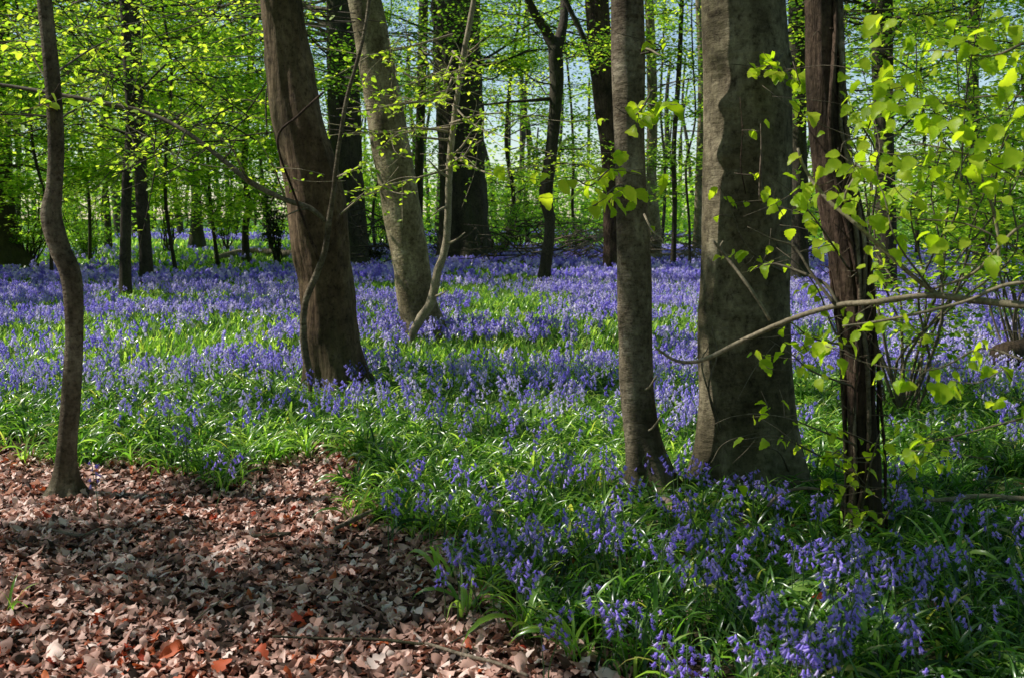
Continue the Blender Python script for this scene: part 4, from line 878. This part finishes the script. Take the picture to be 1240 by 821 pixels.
tag(mb.build('bluebell_leaves', MAT['blade']), 'carpet of strap-shaped glossy green bluebell leaves', 'ground cover', kind='stuff')

# separate tufts at the path edge
tu = [(272, 590, 9, 1.0, 'small tuft of arching leaves jutting onto the path below the tall clump'), (330, 560, 26, 1.2, 'big fountain-like leaf tuft at the path edge left of the brown tree'), (372, 552, 22, 1.15, 'leaf tuft drooping beside the foot of the climber stem'),
      (20, 742, 5, 0.8, 'lone pale grass tuft on the path at the left edge'), (422, 618, 10, 0.8, 'small leaf tuft in dead leaves at the tip of the path bay'), (500, 640, 14, 1.0, 'leaf tuft at the bend of the path edge'), (540, 705, 12, 1.15, 'low spreading tuft with long blades lying onto the path'),
      (565, 745, 14, 1.1, 'tuft arching over the path edge in the foreground'), (640, 770, 16, 1.25, 'large tuft with pale blades at the bottom of the path edge'), (160, 566, 12, 1.0, 'tuft behind the path right of the kinked sapling'), (30, 560, 14, 1.0, 'tuft at the path edge by the left frame edge'),
      (240, 575, 16, 1.1, 'bright leaf tuft at the path edge under a lone flower'), (1150, 700, 26, 1.35, 'big dark leaf clump in the right foreground'), (700, 800, 16, 1.2, 'leaf tuft at the bottom edge right of the path'), (1060, 800, 18, 1.2, 'leaf tuft in the bottom right foreground')]
for (u, v, n, sc, lb) in tu:
    p = ground(u, v); root = thing('leaf_tuft', p, lb, 'plant', None); mb = MB(); az = RS.uniform(0, 6.28, n); P = np.stack([p[0] + RS.normal(0, 0.02, n), p[1] + RS.normal(0, 0.02, n), np.full(n, p[2] - 0.004)], 1)
    for j in range(n): A = BL_N[j % 12]; inst(mb, A, P[j:j + 1], rotz(az[j:j + 1]), np.array([sc * RS.uniform(0.8, 1.2)]), RS.uniform(0.4, 0.9))
    mb.build('blades' if False else 'leaf_blade_cluster', MAT['blade'], root, root.location)

# ------------------------------------------------------------------ bluebell flowers
def bell_mesh(sides=6, L=0.019):
    prof = [(0.0, 0.0014), (0.15, 0.0034), (0.5, 0.0038), (0.75, 0.0046)]
    V = []; F = []
    for t, r in prof:
        for j in range(sides): a = 2 * math.pi * j / sides; V.append((r * math.cos(a), r * math.sin(a), -t * L))
    n = len(prof)
    for i in range(n - 1):
        for j in range(sides): j2 = (j + 1) % sides; F.append([i * sides + j, (i + 1) * sides + j, (i + 1) * sides + j2, i * sides + j2])
    for j in range(sides):      # recurved pointed lobes
        a = 2 * math.pi * (j + 0.5) / sides; k = len(V); V.append((0.0080 * math.cos(a), 0.0080 * math.sin(a), -1.0 * L)); V.append((0.0120 * math.cos(a), 0.0120 * math.sin(a), -0.88 * L))
        b = (n - 1) * sides; j2 = (j + 1) % sides; F.append([b + j, k, b + j2]); 
        V.append((0.0080 * math.cos(a) + 0.003 * math.sin(a), 0.0080 * math.sin(a) - 0.003 * math.cos(a), -1.0 * L)); F.append([k, k + 1, k + 2])
    return np.array(V), np.concatenate(F), np.array([len(f) for f in F])
def bell_low(L=0.021):
    V = []; 
    for z, r in ((0, 0.002), (-0.6 * L, 0.0055), (-L, 0.0095)):
        for j in range(4): a = 1.57 * j + (0.78 if z < -0.9 * L else 0); V.append((r * math.cos(a), r * math.sin(a), z))
    F = [[i * 4 + j, (i + 1) * 4 + j, (i + 1) * 4 + (j + 1) % 4, i * 4 + (j + 1) % 4] for i in range(2) for j in range(4)]
    return np.array(V), np.concatenate(F), np.array([4] * len(F))
def bell_far():
    L = 0.03; V = [(-.011, 0, 0), (.011, 0, 0), (.014, 0, -L), (-.014, 0, -L), (0, -.011, 0), (0, .011, 0), (0, .014, -L), (0, -.014, -L)]
    return np.array(V, float), np.array([0, 1, 2, 3, 4, 5, 6, 7]), np.array([4, 4])
BELL, BELLL, BELLF = bell_mesh(), bell_low(), bell_far()

def spike_geo(seed, nb, h=0.30):
    """stem path and bell placements (position, rotation) of one nodding spike leaning toward +x"""
    r = random.Random(seed); lean = r.uniform(0.02, 0.06); P = []
    for i in range(8):
        t = i / 7; nod = max(0, t - 0.7) ** 1.6 * 0.34; P.append((lean * t + nod * 0.75, r.uniform(-.003, .003), h * t - max(0, t - 0.86) ** 1.2 * 0.5 * h * 0.55))
    P = np.array(P); Q = smooth_path(P, 0.01); B = []
    for k in range(nb):
        t = 0.64 + 0.36 * (k + 0.5) / nb; p = Q[int(t * (len(Q) - 1))]; az = r.uniform(-1.3, 1.3) if r.random() < 0.8 else r.uniform(-3.1, 3.1); out = 0.012 + 0.016 * (1 - (t - 0.64) / 0.36) * r.uniform(0.6, 1.2)
        q = p + np.array([math.cos(az) * out, math.sin(az) * out, -0.003]); tl = r.uniform(0.3, 1.15) * (1.0 - 0.5 * (t - 0.64))
        Rm = np.array((Matrix.Rotation(az, 3, 'Z') @ Matrix.Rotation(-tl, 3, 'Y') @ Matrix.Rotation(r.uniform(0, 1), 3, 'Z')))
        B.append((p, q, Rm, r.uniform(0.85, 1.2)))
    return P, B
def spike_arch(seed, nb, bell, sides, h=0.3, bs=1.0):
    P, B = spike_geo(seed, nb, h); mb = MB(); tube(mb, P, np.linspace(0.0028, 0.0014, len(P)), sides, 0.05, cap=False); 
    for p, q, R, s in B: inst(mb, bell, q[None], R[None], np.array([s * bs]), 0.5, 1)
    return np.concatenate(mb.V).astype(float), np.concatenate(mb.L), np.concatenate(mb.T), np.concatenate(mb.M)

# photo-guided near clusters: head position in the picture, spread, count
HEADS = [(655,640,38,13),(702,628,26,9),(595,645,18,7),(553,676,12,4),(560,655,6,2),(612,590,22,7),(665,558,26,9),(735,620,20,6),(775,655,18,4),(660,755,8,2),(745,722,8,3),(769,738,7,3),(795,782,8,2),(842,803,10,3),
 (856,566,9,4),(835,600,14,6),(880,612,12,5),(862,642,20,8),(872,668,20,8),(915,578,13,5),(950,592,9,5),(992,600,10,4),(930,632,10,4),(885,700,8,2),(923,718,14,6),(912,770,16,6),(965,750,14,5),(985,775,14,5),(970,655,6,2),
 (1012,662,20,8),(1042,650,18,6),(1030,700,12,6),(1018,762,7,4),(1016,782,6,3),(1025,725,8,4),(1136,690,8,4),(1142,664,6,3),(1120,752,8,3),(1092,720,5,2),(1190,735,6,2),(1165,815,6,1),(1236,690,8,3),(1085,675,10,3),(1150,600,14,5),
 (1100,590,14,4),(1205,620,14,4),(762,590,12,4),(800,640,10,3),(700,560,20,6),(640,500,30,10),(575,492,25,8),(518,492,22,8),(500,560,12,4),(560,560,15,5),(470,600,10,3),(230,520,10,3),(252,545,8,3),(120,563,4,1),(430,470,10,3),(395,485,6,2),(690,470,18,6),(735,500,15,4),(820,560,12,4),(1110,650,12,3),(1180,660,14,4),(740,560,14,4),(1075,560,14,4),(625,690,12,4),(520,600,10,3)]
near = []
for (u, v, sp, n) in HEADS:
    for k in range(max(1, int(round(n * 0.85)))):
        uu, vv = u + RS.normal(0, sp * 0.5), v + RS.normal(0, sp * 0.42); sc = RS.uniform(0.8, 1.12); g = ground(uu, vv, 0.27 * sc); near.append((g[0], g[1], sc))
near = [q for q in near if clear(np.array([q[0]]), np.array([q[1]]))[0]]
while len(near) < 300:      # stragglers between the clusters
    x_, y_ = RS.uniform(-0.6, 3.0), RS.uniform(3.3, 5.8)
    if path_sd(x_, y_) < -0.15 and clear(np.array([x_]), np.array([y_]))[0] and abs(x_) < 0.55 * y_: near.append((x_, y_, RS.uniform(0.75, 1.05)))
near.sort(key=lambda q: q[1]); extra_near = near[300:]; near = near[:300]

LMARK = [((788, 598), 'the slender grey trunk'), ((905, 605), 'the thick beech'), ((1046, 655), 'the vine-covered trunk'), ((405, 480), 'the stout brown tree'), ((79, 600), 'the kinked sapling')]
def where(u, v):
    if v > 800: d = 'at the bottom edge'
    elif v > 735: d = 'in the very front of the bed'
    elif v > 670: d = 'low in the foreground'
    elif v > 610: d = 'in the near bed'
    elif v > 540: d = 'level with the trunk feet'
    else: d = 'behind the front trunks'
    cols = [(300, 'by the left path edge'), (470, 'by the stout brown tree'), (580, 'beside the path bend'), (650, 'left of centre gap'), (730, 'left of the slender trunk'), (810, 'below the slender trunk'),
            (870, 'between slender trunk and beech'), (935, 'before the beech'), (1000, 'between beech and vine-covered trunk'), (1070, 'before the vine-covered trunk'), (1150, 'right of the vine-covered trunk'), (1400, 'near the right edge')]
    for lim, s in cols:
        if u < lim: return d, s
    return d, 'near the right edge'

VAR = []
for k in range(7):
    nb = [11, 8, 12, 9, 7, 10, 13][k]; P, B = spike_geo(100 + k, nb, 0.30)
    m1 = MB(); tube(m1, P, np.linspace(0.003, 0.0014, len(P)), 6, 0.02)
    for p, q, R, s in B: tube(m1, [p, (p + q) / 2 + [0, 0, 0.003], q], 0.0008, 4, 0.02)
    so_ = m1.build('stem', MAT['stem']); me_stem = so_.data; bpy.data.objects.remove(so_)
    m2 = MB(); 
    for p, q, R, s in B: inst(m2, BELL, q[None], R[None], np.array([s * 1.0]), random.uniform(0.2, 0.9))
    ho = m2.build('flower_head', MAT['nearbell']); me_head = ho.data; bpy.data.objects.remove(ho)
    bells = []
    for p, q, R, s in B:
        m3 = MB(); inst(m3, BELL, np.zeros((1, 3)), R[None], np.array([s * 1.0]), random.uniform(0.2, 0.9)); bo = m3.build('bell', MAT['nearbell']); bells.append((bo.data, tuple(q))); bpy.data.objects.remove(bo)
    VAR.append((me_stem, me_head, bells, nb))
def child(name, me, parent, loc=(0, 0, 0)):
    o = bpy.data.objects.new(name, me); COL.objects.link(o); o.parent = parent; o.location = loc; return o
for i, (x, y, sc) in enumerate(near):
    vi = random.randrange(7); me_stem, me_head, bells, nb = VAR[vi]; az = random.uniform(0, 6.28); u, v = proj((x, y, 0.05 + 0.27 * sc)); d, s = where(u, v)
    size = 'tall' if sc > 1.0 else ('short' if sc < 0.88 else 'medium'); full = 'full' if nb >= 10 else 'sparse'; lean = 'leftward' if math.cos(az) < -0.35 else ('rightward' if math.cos(az) > 0.35 else 'upright')
    root = thing('bluebell', (x, y, float(H(x, y)) - 0.004), f'{size} {full} {lean} bluebell {d} {s}', 'flower', 'bluebells in the near bed')
    root.rotation_euler = (random.gauss(0, 0.09), random.gauss(0, 0.09), az); root.scale = (sc,) * 3
    child('stem', me_stem, root)
    if y < 4.4:
        for me, q in bells: child('bell', me, root, q)
    else: child('flower_head', me_head, root)

# the rest of the bluebells as one carpet
mb = MB()
AN = [spike_arch(200 + k, 10, BELL, 4, bs=1.12) for k in range(4)]; AM = [spike_arch(220 + k, 9, BELLL, 3, bs=1.3) for k in range(5)]; AF = [spike_arch(240 + k, 8, BELLF, 3, bs=1.35) for k in range(5)]
def spikes(x, y, archs, smin=0.75, smax=1.15, boost=1.0):
    N = len(x); P = np.stack([x, y, H(x, y) - 0.004], 1); R = rotz(RS.uniform(0, 6.28, N)); tilt = frames(R[:, :, 0], np.stack([RS.normal(0, 0.1, N), RS.normal(0, 0.1, N), np.ones(N)], 1)); s = RS.uniform(smin, smax, N) * boost
    idx = RS.randint(0, len(archs), N); v = np.clip(RS.uniform(0.05, 0.95, N), 0, 1)
    for k, A in enumerate(archs): m = idx == k; inst(mb, A, P[m], R[m], s[m], v[m])
if extra_near: spikes(np.array([q[0] for q in extra_near]), np.array([q[1] for q in extra_near]), AN)
def dens(x, y):
    return 0.48 + 0.85 * noise3(x * 0.9 + 9, y * 0.9) + 0.35 * noise3(x * 3.1, y * 3.1 + 4)
def field(n, y0, y1, archs, thr, **kw):
    x, y = sample(n, y0, y1, 0.62, 1.0); sd = path_sd(x, y); d = dens(x, y)
    # more flowers on the right and further back, fewer on the leafy left front
    prob = np.clip(d, 0, 1) * np.clip(0.25 + (y - 5.5) / 6, 0.10, 1) * np.where(x < -0.3, np.clip(0.6 + (y - 6.8) / 4, 0.6, 1), 1.0)
    prob = np.maximum(prob, np.where((x > 0.14 * y) & (y > 5.8), 0.75 * np.clip(d + 0.3, 0, 1), 0))
    prob = np.where((x < -0.215 * y) & (y > 25 + 1.5 * np.sin(x)), prob * 0.05, prob)
    k = (sd < -0.25) & clear(x, y) & (RS.rand(n) < prob * thr); spikes(x[k], y[k], archs, **kw)
field(7500, 4.9, 9.0, AN, 0.9)
field(26000, 8.6, 20, AM, 0.85)
field(52000, 20, 42, AF, 0.85, boost=1.1)
x, y = sample(5000, 50, 80, 0.3, 0); x -= 0.12 * y; k = noise3(x * 0.2, y * 0.1) > 0; spikes(x[k], y[k], AF, boost=1.6)
tag(mb.build('bluebell_carpet', [MAT['stem'], MAT['bell']]), 'dense drift of violet-blue bluebells spreading under the trees', 'flowers', kind='stuff')

# ------------------------------------------------------------------ leaf litter
def dead_leaf(seed):
    r = random.Random(seed); lob = 3.5 if seed % 4 == 0 else 0; A = leaf_detail(0.34 if lob else r.uniform(0.24, 0.34), r.uniform(-0.5, 0.7), 0.008, r.choice([-1, 1]) * r.uniform(0.08, 0.32), seed, lob)
    V = A[0].copy(); V[:, 2] += 0.12 * np.sin(V[:, 0] * 6 + seed) * np.sign(V[:, 1]) * np.abs(V[:, 1]) * 2; V[:, 2] += 0.25 * r.uniform(-1, 1) * V[:, 1]; V -= [0.5, 0, V[:, 2].mean()]
    return V, A[1], A[2]
DL = [dead_leaf(k) for k in range(9)]
def litter(mb, x, y, size=(0.026, 0.070), lift=0.02, tilt=0.36, vr=None):
    N = len(x); P = np.stack([x, y, H(x, y) + RS.uniform(0.0, 1, N) ** 1.5 * lift + 0.004], 1); az = RS.uniform(0, 6.28, N)
    xd = np.stack([np.cos(az), np.sin(az), RS.normal(0, tilt * 0.6, N)], 1); up = np.stack([RS.normal(0, tilt, N), RS.normal(0, tilt, N), np.where(RS.rand(N) < 0.5, 1.0, -1.0)], 1); R = frames(xd, up)
    s = RS.uniform(*size, N); v = np.clip(RS.normal(0.47, 0.31, N), 0, 0.9) if vr is None else vr; red = noise3(x * 0.9 + 3, y * 0.9) + 0.5 * noise3(x * 4, y * 4)
    v = np.where(RS.rand(N) < 0.02 + 0.10 * np.clip(red, 0, 1), RS.uniform(0.93, 1, N), v); idx = RS.randint(0, len(DL), N)
    for k, A in enumerate(DL): m = idx == k; inst(mb, A, P[m], R[m], s[m], v[m])
mb = MB()
n = 66000; y = 2.2 + 5.4 * RS.rand(n) ** 1.1; x = RS.uniform(-5.5, 2.2, n); sd = path_sd(x, y) + 0.1 * noise3(x * 4, y * 4); k = (sd > -0.22) & clear(x, y) & (np.abs(x) < 0.75 * y + 1); litter(mb, x[k], y[k])
n = 3500; y = RS.uniform(2.4, 8, n); x = RS.uniform(-5, 6, n); k = (path_sd(x, y) < -0.1) & clear(x, y); litter(mb, x[k], y[k])
n = 5000; y = RS.uniform(-2, 2.2, n); x = RS.uniform(-5, 2, n); k = path_sd(x, y) > -0.1; litter(mb, x[k], y[k])
tag(mb.build('leaf_litter', MAT['litter']), 'brown and russet dead leaves covering the path', 'dead leaves', kind='stuff')

# a few notable fallen leaves
NOTE = [(812, 608, 0.11, 0.66, 0.10, 'big curled tan leaf caught upright at the foot of the slender trunk'), (505, 568, 0.06, 0.75, 0.15, 'pale dry leaf lying on green blades in the middle of the bed'), (992, 724, 0.06, 0.95, 0.12, 'small red-brown leaf among bluebells below the vine-covered trunk'),
        (25, 795, 0.09, 0.12, 0.03, 'dark round leaf at the bottom left of the path'), (66, 790, 0.11, 0.85, 0.03, 'large pale lobed leaf at bottom left'), (118, 805, 0.10, 0.7, 0.03, 'large tan lobed leaf at the bottom edge'), (208, 788, 0.08, 0.96, 0.04, 'curled orange leaf standing up at the bottom of the path'),
        (266, 806, 0.08, 0.97, 0.03, 'flat orange leaf at the bottom edge'), (25, 755, 0.07, 0.97, 0.02, 'orange leaf left of the lone tuft'), (630, 800, 0.09, 0.6, 0.05, 'tan leaf at the tip of the bed, bottom centre'), (735, 815, 0.09, 0.88, 0.04, 'pale leaf by the bottom edge right of the path'),
        (455, 800, 0.08, 0.88, 0.03, 'white-edged pale leaf near the bottom centre'), (305, 740, 0.07, 0.6, 0.02, 'broad grey-brown leaf in the shaded part of the path')]
for (u, v, s, val, lift, lb) in NOTE:
    p = ground(u, v, lift); root = None; mb = MB(); A = DL[RS.randint(0, len(DL))]; az = RS.uniform(0, 6.28)
    xd = np.array([[math.cos(az), math.sin(az), 0.15 if lift < 0.08 else 0.7]]); R = frames(xd, np.array([[0.2, -0.35, 1.0]])); inst(mb, A, np.array([[0, 0, lift]]), R, np.array([s]), val)
    o = mb.build('fallen_leaf', MAT['litter']); o.location = tuple(p[:2]) + (float(H(p[0], p[1])),); tag(o, lb, 'leaf')

# ------------------------------------------------------------------ twigs, roots, logs on the ground
def ground_stick(name, label, pts, mat, lift=0.02, cat='twig', disp=0.2, sides=7):
    P = []; R = []
    for (u, v, wpx) in pts: g = ground(u, v, lift); g[2] += lift; P.append(g); R.append(wpx / 2 / FPX * g[1])
    P = np.array(P); o0 = P[0].copy(); o0[2] -= lift; mb = MB()
    tube(mb, P, R, sides, 0.02, lambda C, D, th, rr: 1 + disp * noise3(C[:, None, 0] * 30 + D[..., 0], C[:, None, 1] * 30 + D[..., 1], C[:, None, 2] * 30))
    o = mb.build(name, mat, None, o0); o.location = tuple(o0); tag(o, label, cat); return o
ground_stick('fallen_twig', 'thin dark stick lying in the leaves right of the path bay', [(300, 650, 6), (325, 648, 7), (352, 646, 6)], MAT['far'])
ground_stick('fallen_twig', 'thin pale straight twig slanting up in the middle of the path', [(232, 754, 2), (256, 735, 2.2), (281, 717, 1.8)], MAT['palewood'], 0.035)
ground_stick('fallen_twig', 'long reddish twig running to the bottom edge right of centre', [(515, 778, 4), (560, 792, 5), (600, 802, 4.5), (640, 818, 4)], MAT['deadwood'], 0.035)
ground_stick('fallen_twig', 'long dark twig lying level across the lower path', [(330, 770, 3), (400, 773, 4), (460, 774, 4), (515, 780, 4)], MAT['far'], 0.03)
ground_stick('fallen_twig', 'curved twig rising from the path edge into the tufts', [(545, 778, 2), (570, 765, 3), (598, 750, 3.5)], MAT['deadwood'], 0.05)
ground_stick('fallen_twig', 'grey curved stick at the bank near the path bend', [(405, 640, 5), (430, 628, 6), (455, 616, 5)], MAT['deadwood'], 0.05)
ground_stick('fallen_twig', 'brown stick lying in grass at the right edge', [(1120, 606, 4), (1150, 604, 6), (1190, 600, 6), (1245, 604, 7)], MAT['palewood'], 0.18)
ground_stick('fallen_twig', 'short pale twig held among bluebells at the foot of the beech', [(930, 612, 4), (945, 598, 4), (970, 591, 4), (995, 592, 3)], MAT['deadwood'], 0.22)
ground_stick('fallen_log', 'dark mossy log end poking in at the right edge', [(1213, 432, 34), (1240, 428, 36), (1300, 422, 38), (1400, 415, 36)], MAT['dark'], 0.22, 'log', 0.1, 20)
ground_stick('fallen_twig', 'stick lying beside the left path, cut by the frame edge', [(60, 640, 3), (95, 648, 4), (120, 640, 3)], MAT['deadwood'], 0.03)
# fallen timber in the background
ground_stick('fallen_log', 'bleached fallen log at the far edge by the beech', [(735, 318, 8), (790, 314, 12), (850, 312, 13)], MAT['deadwood'], 0.2, 'log')
ground_stick('fallen_log', 'long fallen branch on the far lawn left of the brown tree', [(262, 312, 6), (300, 305, 8), (360, 308, 9)], MAT['deadwood'], 0.15, 'log')
ground_stick('fallen_branch', 'leaning bleached bough behind the slender trunk', [(700, 300, 5), (718, 290, 8), (738, 280, 6)], MAT['deadwood'], 0.5, 'branch')
def brush(label, u, Y, w, h, n, mats=('deadwood',)):
    x = (u - U0) / FPX * Y; root = None; mb = MB(); o = np.array([x, Y, float(H(x, Y))])
    for k in range(n):
        a = o + np.array([RS.uniform(-w, w), RS.uniform(-0.8, 0.8), RS.uniform(0, h * 0.8)]); b = a + np.array([RS.normal(0, 0.8), RS.normal(0, 0.4), RS.normal(0, 0.35)]); b[2] = max(b[2], o[2])
        tube(mb, wiggle(a, b, 4, 0.06), np.linspace(RS.uniform(0.008, 0.03), 0.006, 4), 5, 0.3)
    ob = mb.build('brush_pile', MAT[mats[0]], None, o); ob.location = tuple(o); tag(ob, label, 'brush pile')
brush('tangle of bleached sticks right of the small forked tree', 705, 27, 1.5, 1.4, 120)
brush('sunlit pile of dead branches in the gap left of the beech', 820, 29, 1.3, 1.3, 110)
brush('dark tangle of dead stems between the two leaning trunks', 452, 24, 0.7, 2.2, 60, ('far',))
brush('tangle of dead sticks at the right of the massive old trunk', 620, 27, 1.0, 1.6, 70, ('far',))
